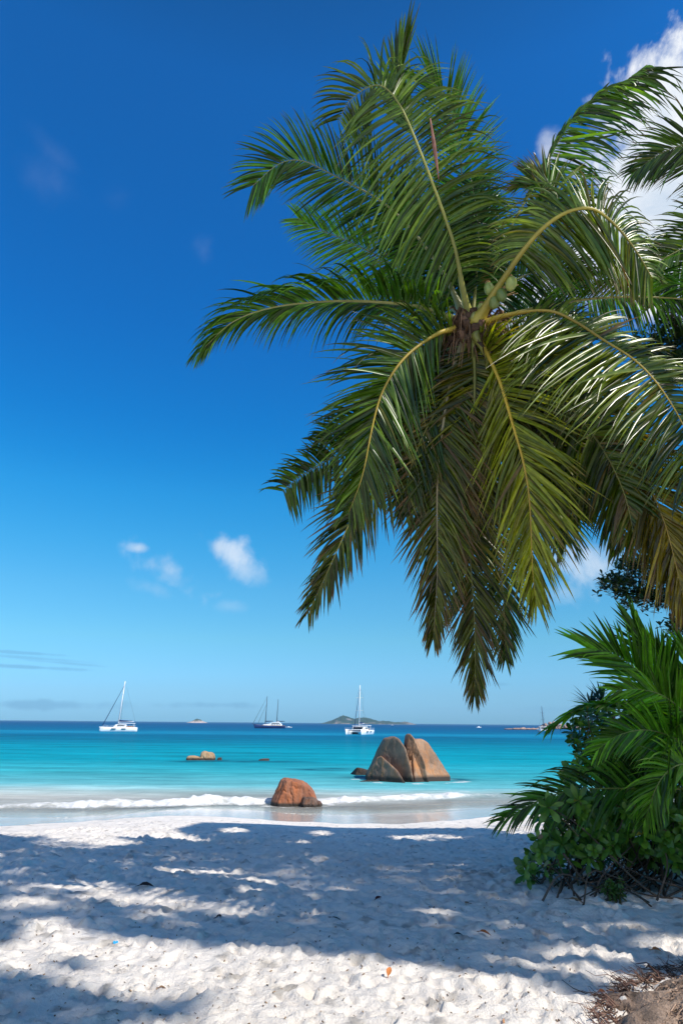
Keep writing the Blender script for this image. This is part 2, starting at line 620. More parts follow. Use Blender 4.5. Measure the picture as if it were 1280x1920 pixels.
GZ = GZ + (0.012 * lattice(GX, GY, 2.6, 8)) * (1 - dry) * np.clip((34 - GY) / 4, 0, 1)
# footprints: small pits with a pushed-up rim
prng = np.random.default_rng(77)
for k in range(9000):
    fy = 3.6 + 17.5 * prng.random() ** 1.25
    fx = (prng.random() * 2 - 1) * (2.4 + 0.56 * fy)
    ln, wd = 0.035 + 0.085 * prng.random() ** 2, 0.022 + 0.025 * prng.random()
    dp = 0.010 + 0.022 * prng.random()
    th = prng.random() * math.pi
    rr = ln * 2.6
    i0, i1 = np.searchsorted(gy, (fy - rr, fy + rr)); j0, j1 = np.searchsorted(gx, (fx - rr, fx + rr))
    if i1 <= i0 or j1 <= j0:
        continue
    dx = GX[i0:i1, j0:j1] - fx; dy = GY[i0:i1, j0:j1] - fy
    a = (dx * math.cos(th) + dy * math.sin(th)) / ln
    b = (-dx * math.sin(th) + dy * math.cos(th)) / wd
    q = np.sqrt(a * a + b * b)
    GZ[i0:i1, j0:j1] += (-dp * np.exp(-(q ** 2.6)) + dp * 0.55 * np.exp(-((q - 1.55) / 0.5) ** 2)) * dry[i0:i1, j0:j1]


# trails of real footsteps
for k in range(26):
    x_, y_ = prng.uniform(-4, 4), prng.uniform(4.2, 16)
    hd = prng.uniform(-.5, .5) + (math.pi if prng.random() < .5 else 0) + (math.pi / 2 if prng.random() < .25 else 0)
    for stp in range(int(prng.integers(5, 12))):
        x_ += .62 * math.cos(hd); y_ += .62 * math.sin(hd); hd += prng.normal() * .08
        sd_ = .11 * (1 if stp % 2 else -1)
        fx, fy = x_ - sd_ * math.sin(hd), y_ + sd_ * math.cos(hd)
        i0, i1 = np.searchsorted(gy, (fy - .4, fy + .4)); j0, j1 = np.searchsorted(gx, (fx - .4, fx + .4))
        if i1 <= i0 or j1 <= j0: continue
        dx = GX[i0:i1, j0:j1] - fx; dy = GY[i0:i1, j0:j1] - fy
        a = (dx * math.cos(hd) + dy * math.sin(hd)) / .13
        b = (-dx * math.sin(hd) + dy * math.cos(hd)) / (.052 * (1 + .25 * np.clip(a, -1, 1)))
        q = np.sqrt(a * a + b * b)
        GZ[i0:i1, j0:j1] += (-.032 * np.exp(-(q ** 3)) + .020 * np.exp(-((q - 1.5) / .4) ** 2)) * dry[i0:i1, j0:j1]


def ground_z(x, y):
    j = np.clip(np.searchsorted(gx, x) - 1, 0, len(gx) - 2); i = np.clip(np.searchsorted(gy, y) - 1, 0, len(gy) - 2)
    fx = (x - gx[j]) / (gx[j + 1] - gx[j]); fy = (y - gy[i]) / (gy[i + 1] - gy[i])
    return (GZ[i, j] * (1 - fx) + GZ[i, j + 1] * fx) * (1 - fy) + (GZ[i + 1, j] * (1 - fx) + GZ[i + 1, j + 1] * fx) * fy


def onground(x, y):
    """where the photo's pixel meets the sand"""
    z = 1.5
    for _ in range(12):
        p = onz(x, y, z)
        z = float(ground_z(p[0], p[1]))
    p[2] = z
    return p


SAND_DRY = np.array((0.88, 0.81, 0.73)); SAND_WET = np.array((0.62, 0.56, 0.50))
wet = 1 - np.clip((wet_edge(GX) + 0.1 - GY) / 0.22, 0, 1)
csand = SAND_DRY[None, None] * (1 - wet[..., None]) + SAND_WET[None, None] * wet[..., None]
spk = np.clip((lattice(GX, GY, 0.16, 33) + .7 * lattice(GX, GY, 0.07, 34) - .62) * 2.2, 0, 1) * dry
csand = csand * (1 - .42 * spk[..., None])
csand = csand * (1 + 0.05 * lattice(GX, GY, 0.9, 31) + 0.03 * lattice(GX, GY, 0.2, 32))[..., None]
mb = MB()
ny, nx = GX.shape
i, j = np.meshgrid(np.arange(ny - 1), np.arange(nx - 1), indexing='ij')
F = np.stack((i * nx + j, i * nx + j + 1, (i + 1) * nx + j + 1, (i + 1) * nx + j), -1).reshape(-1, 4)
mb.add(np.stack((GX, GY, GZ), -1).reshape(-1, 3), F, csand.reshape(-1, 3))
m, nt, n, l, b = new_mat('coral_sand')
a = add_node(nt, 'ShaderNodeAttribute', attribute_name='Col')
wa = add_node(nt, 'ShaderNodeAttribute', attribute_name='wet')
n1 = noise_node(nt, 55, 6, 0.7); n2 = noise_node(nt, 260, 3, 0.6); n3 = noise_node(nt, 9, 5, 0.6)
mr = add_node(nt, 'ShaderNodeMapRange')
mr.inputs['From Min'].default_value = 0.3; mr.inputs['From Max'].default_value = 0.7
mr.inputs['To Min'].default_value = 0.9; mr.inputs['To Max'].default_value = 1.08
l.new(n2.outputs[0], mr.inputs['Value'])
s = add_node(nt, 'ShaderNodeVectorMath', operation='SCALE')
l.new(a.outputs['Color'], s.inputs[0]); l.new(mr.outputs[0], s.inputs['Scale'])
l.new(s.outputs[0], b.inputs['Base Color'])
rr_ = add_node(nt, 'ShaderNodeMapRange')
rr_.inputs['To Min'].default_value = 0.95; rr_.inputs['To Max'].default_value = 0.12
l.new(wa.outputs['Fac'], rr_.inputs['Value']); l.new(rr_.outputs[0], b.inputs['Roughness'])
sp = add_node(nt, 'ShaderNodeMapRange')
sp.inputs['To Min'].default_value = 0.05; sp.inputs['To Max'].default_value = 0.6
l.new(wa.outputs['Fac'], sp.inputs['Value']); l.new(sp.outputs[0], b.inputs['Specular IOR Level'])
hsum = add_node(nt, 'ShaderNodeMath', operation='MULTIPLY_ADD')
l.new(n2.outputs[0], hsum.inputs[0]); hsum.inputs[1].default_value = 0.25; l.new(n1.outputs[0], hsum.inputs[2])
h2 = add_node(nt, 'ShaderNodeMath', operation='MULTIPLY_ADD')
l.new(n3.outputs[0], h2.inputs[0]); h2.inputs[1].default_value = 2.0; l.new(hsum.outputs[0], h2.inputs[2])
bst = add_node(nt, 'ShaderNodeMapRange')
bst.inputs['To Min'].default_value = 0.75; bst.inputs['To Max'].default_value = 0.03
l.new(wa.outputs['Fac'], bst.inputs['Value'])
bp = add_node(nt, 'ShaderNodeBump'); bp.inputs['Distance'].default_value = 0.034
l.new(bst.outputs[0], bp.inputs['Strength'])
l.new(h2.outputs[0], bp.inputs['Height']); l.new(bp.outputs[0], b.inputs['Normal'])
beach = mb.build('beach', m)
wat = beach.data.attributes.new('wet', 'FLOAT', 'POINT')
wat.data.foreach_set('value', wet.astype(np.float32).ravel())
tag(beach, 'white coral sand beach sloping down to the sea', 'beach', kind='structure')

# ------------------------------------------------------------------ sea
sx = axis_dense(-24, 24, 0.085, -60000, 60000, 1.25)
sy_ = [24.5]
while sy_[-1] < 60000:
    y = sy_[-1]
    sy_.append(y + (0.075 if y < 40 else 0.11 + (y - 40) * 0.012 if y < 90 else (y - 90) * 0.2 + 0.8))
sy = np.array(sy_)
WX, WY = np.meshgrid(sx, sy)
CREST = [(-500, 1524, 1508), (0, 1515, 1502), (120, 1513, 1498), (250, 1511, 1487), (400, 1508, 1481), (520, 1508, 1483), (640, 1504, 1481), (760, 1499, 1481), (840, 1496, 1482), (890, 1493, 1487), (1000, 1491, 1488.5), (1280, 1489, 1487), (1700, 1488, 1486)]
cb = np.array([[*onz(x, yb, 0.02)[:2], (yb - yt) / FPX * np.linalg.norm(onz(x, yb, 0)[:2]) * 0.33] for x, yb, yt in CREST])
YC = np.interp(WX, cb[:, 0], cb[:, 1]) + 0.22 * lattice(WX, WX * 0, 2.3, 41) + 0.10 * lattice(WX, WX * 0, .6, 42) + 0.5
HC = np.interp(WX, cb[:, 0], cb[:, 2]) * (1 + 0.34 * lattice(WX, WX * 0 + 5, 2.2, 49) + 0.22 * lattice(WX, WX * 0 + 5, 0.9, 43) + 0.16 * lattice(WX, WX * 0 + 5, .3, 44))
dyc = WY - YC
prof = np.where(dyc < 0, np.exp(-(dyc / 0.36) ** 2), np.exp(-(dyc / 1.5) ** 2))
roll_n = lattice(WX, WY, 0.42, 45) * 0.6 + lattice(WX, WY, 0.16, 46) * 0.4
nearw = np.clip((60 - WY) / 20, 0, 1) * np.clip((80 - np.abs(WX)) / 30, 0, 1)
foam = np.where(dyc < 0, np.exp(-(np.minimum(dyc + 0.25, 0) / 0.55) ** 2), np.exp(-(np.maximum(dyc - 0.20, 0) / 0.30) ** 2))
foam = foam * np.clip(HC / 0.14, 0, 1) * np.clip(.95 + .35 * lattice(WX, WY, .7, 58) + .25 * lattice(WX, WY, .22, 59), 0, 1)
WZ = HC * prof * nearw + foam * 0.14 * roll_n * nearw * np.clip(HC / .2, 0.2, 1)
WZ += nearw * (0.022 * lattice(WX * 0.35, WY, 0.9, 47) + 0.012 * lattice(WX * .5, WY, 0.4, 48)) * np.clip((dyc + 0.4) / 2, 0.1, 1)
# second, older swell further out
# thin wash running up the sand
lace = lattice(WX, WY, 0.8, 51) + 0.7 * lattice(WX * .6, WY, 0.3, 52)
wash = np.where((dyc < 0) & (dyc > -4.5), np.clip(0.50 + dyc * 0.12, 0, 1) * np.clip(0.6 + 0.7 * lace, 0, 1), 0)
back = np.where((dyc > 0) & (dyc < 9), np.clip(0.55 - dyc * 0.062, 0, 1) * np.clip((lattice(WX * .25, WY, 0.9, 53) + .5 * lattice(WX * .5, WY, .3, 54) + 0.15) * 1.6, 0, 1), 0)
# foam collar round the two boulders
ROCKP = onz(768, 1466, 0.0); BOULDP = onz(550, 1512, 0.02)
for (c0, ax, ay) in ((ROCKP, 3.3, 2.2), (BOULDP, 1.5, 1.2)):
    q = np.sqrt(((WX - c0[0]) / ax) ** 2 + ((WY - c0[1] - 0.9) / ay) ** 2)
    back = np.maximum(back, 0.7 * np.exp(-((q - 1) / 0.22) ** 2) * np.clip(0.5 + lace, 0, 1))
foam_all = np.clip(np.maximum(np.maximum(foam * (0.94 + 0.25 * roll_n), wash), back), 0, 1)
BZ, _ = beach_base(WX, WY)
# shallow wash follows the sand
WZ = np.where(WY < YC, np.maximum(WZ, np.minimum(BZ + 0.006 + 0.012 * np.clip(-BZ * 20 + 1, 0, 1), 0.03 + WZ)), WZ)
depth = WZ - BZ
# keep only cells where there is water
swash = 0.5 + 0.55 * lattice(WX, WX * 0 + 2, 2.8, 55) + 0.3 * lattice(WX, WX * 0 + 2, 0.9, 56)
YS = wet_edge(WX) + 4.2 + swash * 0.8      # how far up the wash has come
film = WY > YS
edge = np.exp(-((WY - YS - 0.06) / 0.07) ** 2) * 0.6
foam_all = np.maximum(foam_all, np.where(film, edge * np.clip((32 - WY) / 3, 0, 1), 0))
WZ = np.where(film, WZ, BZ - 0.05)
WZ = np.where(film & (WY < 33), np.maximum(WZ, BZ + 0.008), WZ)
ny, nx = WX.shape
i, j = np.meshgrid(np.arange(ny - 1), np.arange(nx - 1), indexing='ij')
keep = film[:-1, :-1] | film[1:, :-1] | film[:-1, 1:] | film[1:, 1:]
i, j = i[keep], j[keep]
F = np.stack((i * nx + j, i * nx + j + 1, (i + 1) * nx + j + 1, (i + 1) * nx + j), -1).reshape(-1, 4)
# reef patches
reef = np.zeros_like(WX)
for (px_, py_, a_, b_) in ((400, 1426, 2.6, 1.2), (455, 1427, 3.4, 1.0), (530, 1428, 3.0, 0.9), (600, 1443, 2.2, 0.6), (620, 1441, 1.6, 0.5), (350, 1428, 1.6, .7), (855, 1462, 1.3, .5), (680, 1458, 1.8, .6)):
    c0 = onz(px_, py_, 0)
    q = ((WX - c0[0]) / a_) ** 2 + ((WY - c0[1]) / (b_ * 2.2)) ** 2
    reef = np.maximum(reef, np.exp(-q) * (0.75 + 0.4 * lattice(WX * 0.5, WY, 0.5, 57)))
mb = MB()
used = np.zeros(nx * ny, int); used[np.unique(F)] = 1
remap = np.cumsum(used) - 1
sel = used.astype(bool)
cc = np.stack((foam_all, np.clip(depth, 0, 1), np.clip(reef, 0, 1)), -1).reshape(-1, 3)
mb.add(np.stack((WX, WY, WZ), -1).reshape(-1, 3)[sel], remap[F], cc[sel])
m, nt, n, l, b = new_mat('sea_water')
a = add_node(nt, 'ShaderNodeAttribute', attribute_name='Col')
sep = add_node(nt, 'ShaderNodeSeparateColor'); l.new(a.outputs['Color'], sep.inputs[0])
tcn = add_node(nt, 'ShaderNodeTexCoord')
sx_ = add_node(nt, 'ShaderNodeSeparateXYZ'); l.new(tcn.outputs['Object'], sx_.inputs[0])
mp = add_node(nt, 'ShaderNodeMapping'); mp.inputs['Scale'].default_value = (0.012, 0.03, 1)
l.new(tcn.outputs['Object'], mp.inputs['Vector'])
big = noise_node(nt, 1.0, 4, 0.5, vec=mp.outputs[0])
# water colour mostly by its depth: the bottom falls away with the distance from the shore
lg = add_node(nt, 'ShaderNodeMath', operation='LOGARITHM'); lg.inputs[1].default_value = 10
l.new(sx_.outputs[1], lg.inputs[0])
wob = add_node(nt, 'ShaderNodeMath', operation='MULTIPLY_ADD')
wob.inputs[1].default_value = 0.16
l.new(big.outputs[0], wob.inputs[0]); l.new(lg.outputs[0], wob.inputs[2])
mr = add_node(nt, 'ShaderNodeMapRange')
L0, L1 = math.log10(26) + 0.08, math.log10(1600) + 0.08
mr.inputs['From Min'].default_value = L0; mr.inputs['From Max'].default_value = L1
l.new(wob.outputs[0], mr.inputs['Value'])


def lin(c):
    return tuple(((x / 255 + 0.055) / 1.055) ** 2.4 if x > 10 else x / 255 / 12.92 for x in c)


SEA = [(27, (222, 218, 206)), (33, (224, 224, 214)), (36.5, (176, 214, 212)), (40, (116, 198, 204)), (50, (66, 184, 194)), (66, (10, 166, 184)), (94, (0, 156, 178)), (138, (0, 124, 156)), (180, (0, 112, 150)), (225, (20, 146, 184)), (290, (0, 112, 154)), (420, (0, 100, 148)), (900, (0, 88, 138))]  # the pale far band is sky reflection painted into the water colour
SEA_GAIN = 0.77
rp = add_node(nt, 'ShaderNodeValToRGB')
el = rp.color_ramp.elements
while len(el) < len(SEA):
    el.new(0.5)
for k, (yy, c) in enumerate(SEA):
    el[k].position = min(1, max(0, (math.log10(yy) + 0.08 - L0) / (L1 - L0)))
    el[k].color = (*[x * SEA_GAIN for x in lin(c)], 1)
l.new(mr.outputs[0], rp.inputs[0])
mp3 = add_node(nt, 'ShaderNodeMapping'); mp3.inputs['Scale'].default_value = (0.05, 0.24, 1)
l.new(tcn.outputs['Object'], mp3.inputs['Vector'])
pat = noise_node(nt, 1.0, 6, 0.62, vec=mp3.outputs[0])
pm = add_node(nt, 'ShaderNodeMapRange')
pm.inputs['From Min'].default_value = 0.32; pm.inputs['From Max'].default_value = 0.68
pm.inputs['To Min'].default_value = 0.74; pm.inputs['To Max'].default_value = 1.22
l.new(pat.outputs[0], pm.inputs['Value'])
mp4 = add_node(nt, 'ShaderNodeMapping'); mp4.inputs['Scale'].default_value = (0.35, 1.3, 1)
l.new(tcn.outputs['Object'], mp4.inputs['Vector'])
pat2 = noise_node(nt, 1.0, 4, 0.6, vec=mp4.outputs[0])
pm2 = add_node(nt, 'ShaderNodeMapRange')
pm2.inputs['From Min'].default_value = 0.3; pm2.inputs['From Max'].default_value = 0.7
pm2.inputs['To Min'].default_value = 0.82; pm2.inputs['To Max'].default_value = 1.16
l.new(pat2.outputs[0], pm2.inputs['Value'])
pmm = add_node(nt, 'ShaderNodeMath', operation='MULTIPLY'); l.new(pm.outputs[0], pmm.inputs[0]); l.new(pm2.outputs[0], pmm.inputs[1])
rps = add_node(nt, 'ShaderNodeVectorMath', operation='SCALE')
l.new(rp.outputs[0], rps.inputs[0]); l.new(pmm.outputs[0], rps.inputs['Scale'])
rm = add_node(nt, 'ShaderNodeMix', data_type='RGBA')
l.new(sep.outputs[2], rm.inputs[0]); l.new(rps.outputs[0], rm.inputs[6])
rm.inputs[7].default_value = (*lin((10, 75, 95)), 1)
# broken foam
fn = noise_node(nt, 5.5, 6, 0.65); fn2 = noise_node(nt, 1.6, 3)
fsum = add_node(nt, 'ShaderNodeMath', operation='MULTIPLY_ADD')
l.new(fn.outputs[0], fsum.inputs[0]); fsum.inputs[1].default_value = 0.9; l.new(sep.outputs[0], fsum.inputs[2])
fm = add_node(nt, 'ShaderNodeMapRange'); fm.interpolation_type = 'SMOOTHSTEP'
fm.inputs['From Min'].default_value = 0.72; fm.inputs['From Max'].default_value = 1.34
l.new(fsum.outputs[0], fm.inputs['Value'])
fx_ = add_node(nt, 'ShaderNodeMix', data_type='RGBA')
l.new(fm.outputs[0], fx_.inputs[0]); l.new(rm.outputs[2], fx_.inputs[6])
fx_.inputs[7].default_value = (0.70, 0.70, 0.685, 1)
# body of the water: scattered light, with a clear surface on top
df = add_node(nt, 'ShaderNodeBsdfDiffuse'); l.new(fx_.outputs[2], df.inputs['Color'])
gl = add_node(nt, 'ShaderNodeBsdfGlossy'); gl.inputs['Roughness'].default_value = 0.12
gl.inputs['Color'].default_value = (0.95, 0.97, 1, 1)
mp2 = add_node(nt, 'ShaderNodeMapping'); mp2.inputs['Scale'].default_value = (0.45, 1.0, 1)
l.new(tcn.outputs['Object'], mp2.inputs['Vector'])
w1 = noise_node(nt, 1.1, 5, 0.6, vec=mp2.outputs[0]); w2 = noise_node(nt, 0.22, 4, 0.6, vec=mp2.outputs[0])
ws = add_node(nt, 'ShaderNodeMath', operation='MULTIPLY_ADD')
l.new(w2.outputs[0], ws.inputs[0]); ws.inputs[1].default_value = 2.5; l.new(w1.outputs[0], ws.inputs[2])
bp = add_node(nt, 'ShaderNodeBump'); bp.inputs['Strength'].default_value = 0.8; bp.inputs['Distance'].default_value = 0.22
l.new(ws.outputs[0], bp.inputs['Height'])
l.new(bp.outputs[0], gl.inputs['Normal'])
bp2 = add_node(nt, 'ShaderNodeBump'); bp2.inputs['Strength'].default_value = 0.5; bp2.inputs['Distance'].default_value = 0.12
l.new(fsum.outputs[0], bp2.inputs['Height']); l.new(bp.outputs[0], bp2.inputs['Normal'])
l.new(bp2.outputs[0], df.inputs['Normal'])
fr = add_node(nt, 'ShaderNodeFresnel'); fr.inputs['IOR'].default_value = 1.33
l.new(bp.outputs[0], fr.inputs['Normal'])
frm = add_node(nt, 'ShaderNodeMapRange')
frm.inputs['From Min'].default_value = 0.02; frm.inputs['From Max'].default_value = 1.0
frm.inputs['To Min'].default_value = 0.02; frm.inputs['To Max'].default_value = 0.075
l.new(fr.outputs[0], frm.inputs['Value'])
nf = add_node(nt, 'ShaderNodeMath', operation='SUBTRACT'); nf.inputs[0].default_value = 1
l.new(fm.outputs[0], nf.inputs[1])
frf = add_node(nt, 'ShaderNodeMath', operation='MULTIPLY')
l.new(frm.outputs[0], frf.inputs[0]); l.new(nf.outputs[0], frf.inputs[1])
# clear where it is only centimetres deep
ta = add_node(nt, 'ShaderNodeMapRange')
ta.inputs['From Min'].default_value = 0.0; ta.inputs['From Max'].default_value = 0.40
ta.inputs['To Min'].default_value = 0.85; ta.inputs['To Max'].default_value = 0.0
l.new(sep.outputs[1], ta.inputs['Value'])
taf = add_node(nt, 'ShaderNodeMath', operation='MULTIPLY')
l.new(ta.outputs[0], taf.inputs[0]); l.new(nf.outputs[0], taf.inputs[1])
tb = add_node(nt, 'ShaderNodeBsdfTransparent'); tb.inputs['Color'].default_value = (0.9, 0.97, 0.97, 1)
mxa = add_node(nt, 'ShaderNodeMixShader')
l.new(taf.outputs[0], mxa.inputs[0]); l.new(df.outputs[0], mxa.inputs[1]); l.new(tb.outputs[0], mxa.inputs[2])
mxb = add_node(nt, 'ShaderNodeMixShader')
l.new(frf.outputs[0], mxb.inputs[0]); l.new(mxa.outputs[0], mxb.inputs[1]); l.new(gl.outputs[0], mxb.inputs[2])
l.new(mxb.outputs[0], nt.nodes['Material Output'].inputs['Surface'])
sea = mb.build('sea', m)
tag(sea, 'turquoise sea with a small white breaker along the shore', 'sea', kind='structure')

# ------------------------------------------------------------------ rocks
def granite(name, c1, c2, stain, wetz=0.22, scale=1.0):
    m, nt, n, l, b = new_mat(name)
    tcx = add_node(nt, 'ShaderNodeTexCoord')
    n1 = noise_node(nt, 1.1 * scale, 6, 0.6); n2 = noise_node(nt, 26 * scale, 4, 0.7)
    mpp = add_node(nt, 'ShaderNodeMapping'); mpp.inputs['Scale'].default_value = (2.6 * scale, 2.6 * scale, 0.35 * scale)
    l.new(tcx.outputs['Object'], mpp.inputs['Vector'])
    n3 = noise_node(nt, 1.0, 5, 0.6, vec=mpp.outputs[0])
    r1 = add_node(nt, 'ShaderNodeValToRGB')
    r1.color_ramp.elements[0].position = 0.36; r1.color_ramp.elements[1].position = 0.66
    r1.color_ramp.elements[0].color = (*c1, 1); r1.color_ramp.elements[1].color = (*c2, 1)
    l.new(n1.outputs[0], r1.inputs[0])
    # rust streaks running down
    r3 = add_node(nt, 'ShaderNodeMapRange'); r3.inputs['From Min'].default_value = 0.47; r3.inputs['From Max'].default_value = 0.68
    l.new(n3.outputs[0], r3.inputs['Value'])
    sepz = add_node(nt, 'ShaderNodeSeparateXYZ'); l.new(tcx.outputs['Object'], sepz.inputs[0])
    low = add_node(nt, 'ShaderNodeMapRange'); low.inputs['From Min'].default_value = 2.2; low.inputs['From Max'].default_value = 0.3
    low.inputs['To Min'].default_value = 0.25; low.inputs['To Max'].default_value = 1.0
    l.new(sepz.outputs[2], low.inputs['Value'])
    sm = add_node(nt, 'ShaderNodeMath', operation='MULTIPLY'); l.new(r3.outputs[0], sm.inputs[0]); l.new(low.outputs[0], sm.inputs[1])
    m1 = add_node(nt, 'ShaderNodeMix', data_type='RGBA')
    l.new(sm.outputs[0], m1.inputs[0]); l.new(r1.outputs[0], m1.inputs[6]); m1.inputs[7].default_value = (*stain, 1)
    g = add_node(nt, 'ShaderNodeMapRange'); g.inputs['From Min'].default_value = 0.3; g.inputs['From Max'].default_value = 0.7
    g.inputs['To Min'].default_value = 0.8; g.inputs['To Max'].default_value = 1.2
    l.new(n2.outputs[0], g.inputs['Value'])
    s = add_node(nt, 'ShaderNodeVectorMath', operation='SCALE'); l.new(m1.outputs[2], s.inputs[0]); l.new(g.outputs[0], s.inputs['Scale'])
    # black tide band
    wz = add_node(nt, 'ShaderNodeMath', operation='MULTIPLY_ADD'); l.new(n1.outputs[0], wz.inputs[0]); wz.inputs[1].default_value = -0.5 * wetz
    l.new(sepz.outputs[2], wz.inputs[2])
    wb = add_node(nt, 'ShaderNodeMapRange'); wb.inputs['From Min'].default_value = wetz * 0.9; wb.inputs['From Max'].default_value = wetz * 0.35
    l.new(wz.outputs[0], wb.inputs['Value'])
    m2 = add_node(nt, 'ShaderNodeMix', data_type='RGBA'); l.new(wb.outputs[0], m2.inputs[0]); l.new(s.outputs[0], m2.inputs[6])
    m2.inputs[7].default_value = (0.045, 0.035, 0.028, 1)
    l.new(m2.outputs[2], b.inputs['Base Color'])
    b.inputs['Roughness'].default_value = 0.8
    b.inputs['Specular IOR Level'].default_value = 0.25
    hh = add_node(nt, 'ShaderNodeMath', operation='MULTIPLY_ADD'); l.new(n2.outputs[0], hh.inputs[0]); hh.inputs[1].default_value = 0.12; l.new(n3.outputs[0], hh.inputs[2])
    bp = add_node(nt, 'ShaderNodeBump'); bp.inputs['Strength'].default_value = 0.8; bp.inputs['Distance'].default_value = 0.12
    l.new(hh.outputs[0], bp.inputs['Height']); l.new(bp.outputs[0], b.inputs['Normal'])
    return m


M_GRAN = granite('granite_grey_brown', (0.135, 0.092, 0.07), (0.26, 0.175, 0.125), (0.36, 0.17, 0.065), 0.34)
M_GRANR = granite('granite_rust', (0.24, 0.095, 0.055), (0.36, 0.17, 0.10), (0.42, 0.135, 0.05), 0.16, 1.6)
M_GRANP = granite('granite_pink', (0.30, 0.22, 0.18), (0.52, 0.37, 0.29), (0.45, 0.26, 0.16), 0.35, 0.5)
M_GRANT = granite('granite_tan', (0.32, 0.20, 0.11), (0.50, 0.35, 0.21), (0.42, 0.22, 0.09), 0.22, 1.2)


def lump(mb, centre, planes, level=5, p=16, na=0.05, ns=1.0, seed=0.0, grooves=0.0):
    """a boulder: softened cut of planes (normal, distance) about its centre"""
    V, Fc = ico(level)
    acc = np.zeros(len(V))
    for nn, h in planes:
        nn = norm(np.array(nn, float))
        acc += np.maximum(V @ nn, 0) ** p / h ** p
    r = acc ** (-1 / p)
    P = V * r[:, None]
    d = fbm(P + np.array(centre) * 0.3, ns, 5, seed)
    P = P + V * (d * na)[:, None]
    if level >= 4:
        d2 = fbm(P + np.array(centre) * .7, ns * 3.2, 4, seed + 3)
        d3 = fbm(P * np.array((1, 1, .45)), ns * 1.7, 2, seed + 11)
        P = P + V * (d2 * na * .45 - na * 1.5 * np.clip(.16 - np.abs(d3), 0, 1) * 4)[:, None]
    if grooves:
        g = fbm(P * np.array((1, 1, 0.22)), ns * 2.6, 4, seed + 7)
        P = P - V * (grooves * np.clip(0.25 - np.abs(g), 0, 1) * 4)[:, None] * 0.25
    mb.add(P + np.array(centre), Fc)


def slab_planes(poly, centre, yf, yb, front, back=(0, 1, 0.25)):
    """planes from a convex outline in x-z, plus a front and a back face"""
    pl = []
    cx, cz = centre[0], centre[2]
    for (x1, z1), (x2, z2) in zip(poly, poly[1:] + poly[:1]):
        nx_, nz_ = (z1 - z2), (x2 - x1)
        ln = math.hypot(nx_, nz_)
        if ln < 1e-6:
            continue
        nx_, nz_ = nx_ / ln, nz_ / ln
        h = nx_ * (x1 - cx) + nz_ * (z1 - cz)
        if h < 0:
            nx_, nz_, h = -nx_, -nz_, -h
        pl.append(((nx_, 0, nz_), max(h, 0.08)))
    fr = norm(np.array(front, float)); bk = norm(np.array(back, float))
    pl.append((fr, yf)); pl.append((bk, yb))
    return pl


rx, ry = ROCKP[0], ROCKP[1] + 1.2
u = np.linalg.norm(ROCKP[:2]) * 1.0
KM = (ROCKP - CAM) @ _f / FPX          # metres per photo pixel at the rock


def rp_(pts):
    return [((x - 768) * KM, (1466 - y) * KM * 0.965) for x, y in pts]


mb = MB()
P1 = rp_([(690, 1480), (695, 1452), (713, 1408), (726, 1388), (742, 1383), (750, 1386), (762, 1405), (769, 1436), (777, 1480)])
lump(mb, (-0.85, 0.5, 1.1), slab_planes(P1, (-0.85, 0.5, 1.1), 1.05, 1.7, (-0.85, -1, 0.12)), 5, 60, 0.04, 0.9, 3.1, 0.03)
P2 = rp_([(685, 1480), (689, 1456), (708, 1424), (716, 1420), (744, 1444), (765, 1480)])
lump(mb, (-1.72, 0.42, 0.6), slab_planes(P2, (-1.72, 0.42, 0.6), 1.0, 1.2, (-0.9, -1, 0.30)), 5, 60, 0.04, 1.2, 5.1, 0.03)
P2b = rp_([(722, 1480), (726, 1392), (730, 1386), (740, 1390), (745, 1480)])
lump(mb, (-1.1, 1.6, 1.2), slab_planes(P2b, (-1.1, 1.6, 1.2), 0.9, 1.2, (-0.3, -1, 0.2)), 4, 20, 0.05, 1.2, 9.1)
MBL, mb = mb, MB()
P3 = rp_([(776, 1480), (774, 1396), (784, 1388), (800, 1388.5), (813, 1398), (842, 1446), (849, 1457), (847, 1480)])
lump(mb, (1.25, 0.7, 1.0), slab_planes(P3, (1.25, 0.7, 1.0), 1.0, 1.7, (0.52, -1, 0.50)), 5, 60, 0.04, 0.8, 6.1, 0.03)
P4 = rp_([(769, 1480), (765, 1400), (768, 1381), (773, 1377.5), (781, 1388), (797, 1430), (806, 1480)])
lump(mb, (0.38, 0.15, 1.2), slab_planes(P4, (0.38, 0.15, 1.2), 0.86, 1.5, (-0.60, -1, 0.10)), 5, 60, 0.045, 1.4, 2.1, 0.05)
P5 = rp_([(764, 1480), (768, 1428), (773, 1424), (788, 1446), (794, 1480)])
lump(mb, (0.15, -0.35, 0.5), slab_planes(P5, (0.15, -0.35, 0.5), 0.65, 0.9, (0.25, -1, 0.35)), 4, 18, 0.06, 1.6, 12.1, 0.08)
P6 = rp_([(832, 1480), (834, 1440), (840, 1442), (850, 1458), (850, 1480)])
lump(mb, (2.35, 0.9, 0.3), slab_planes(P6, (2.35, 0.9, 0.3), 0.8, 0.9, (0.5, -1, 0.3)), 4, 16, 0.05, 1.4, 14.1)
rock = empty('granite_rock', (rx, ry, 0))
for k_, m_ in ((MBL, M_GRAN), (mb, granite('granite_orange_sunlit', (0.20, 0.12, 0.078), (0.40, 0.25, 0.16), (0.50, 0.20, 0.06), 0.34))):  # sun and shade sides painted in: warm orange right slabs, darker grey left
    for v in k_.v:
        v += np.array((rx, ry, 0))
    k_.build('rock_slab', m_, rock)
tag(rock, 'large grey brown granite rock split by a cleft, standing in the shallows', 'rock')


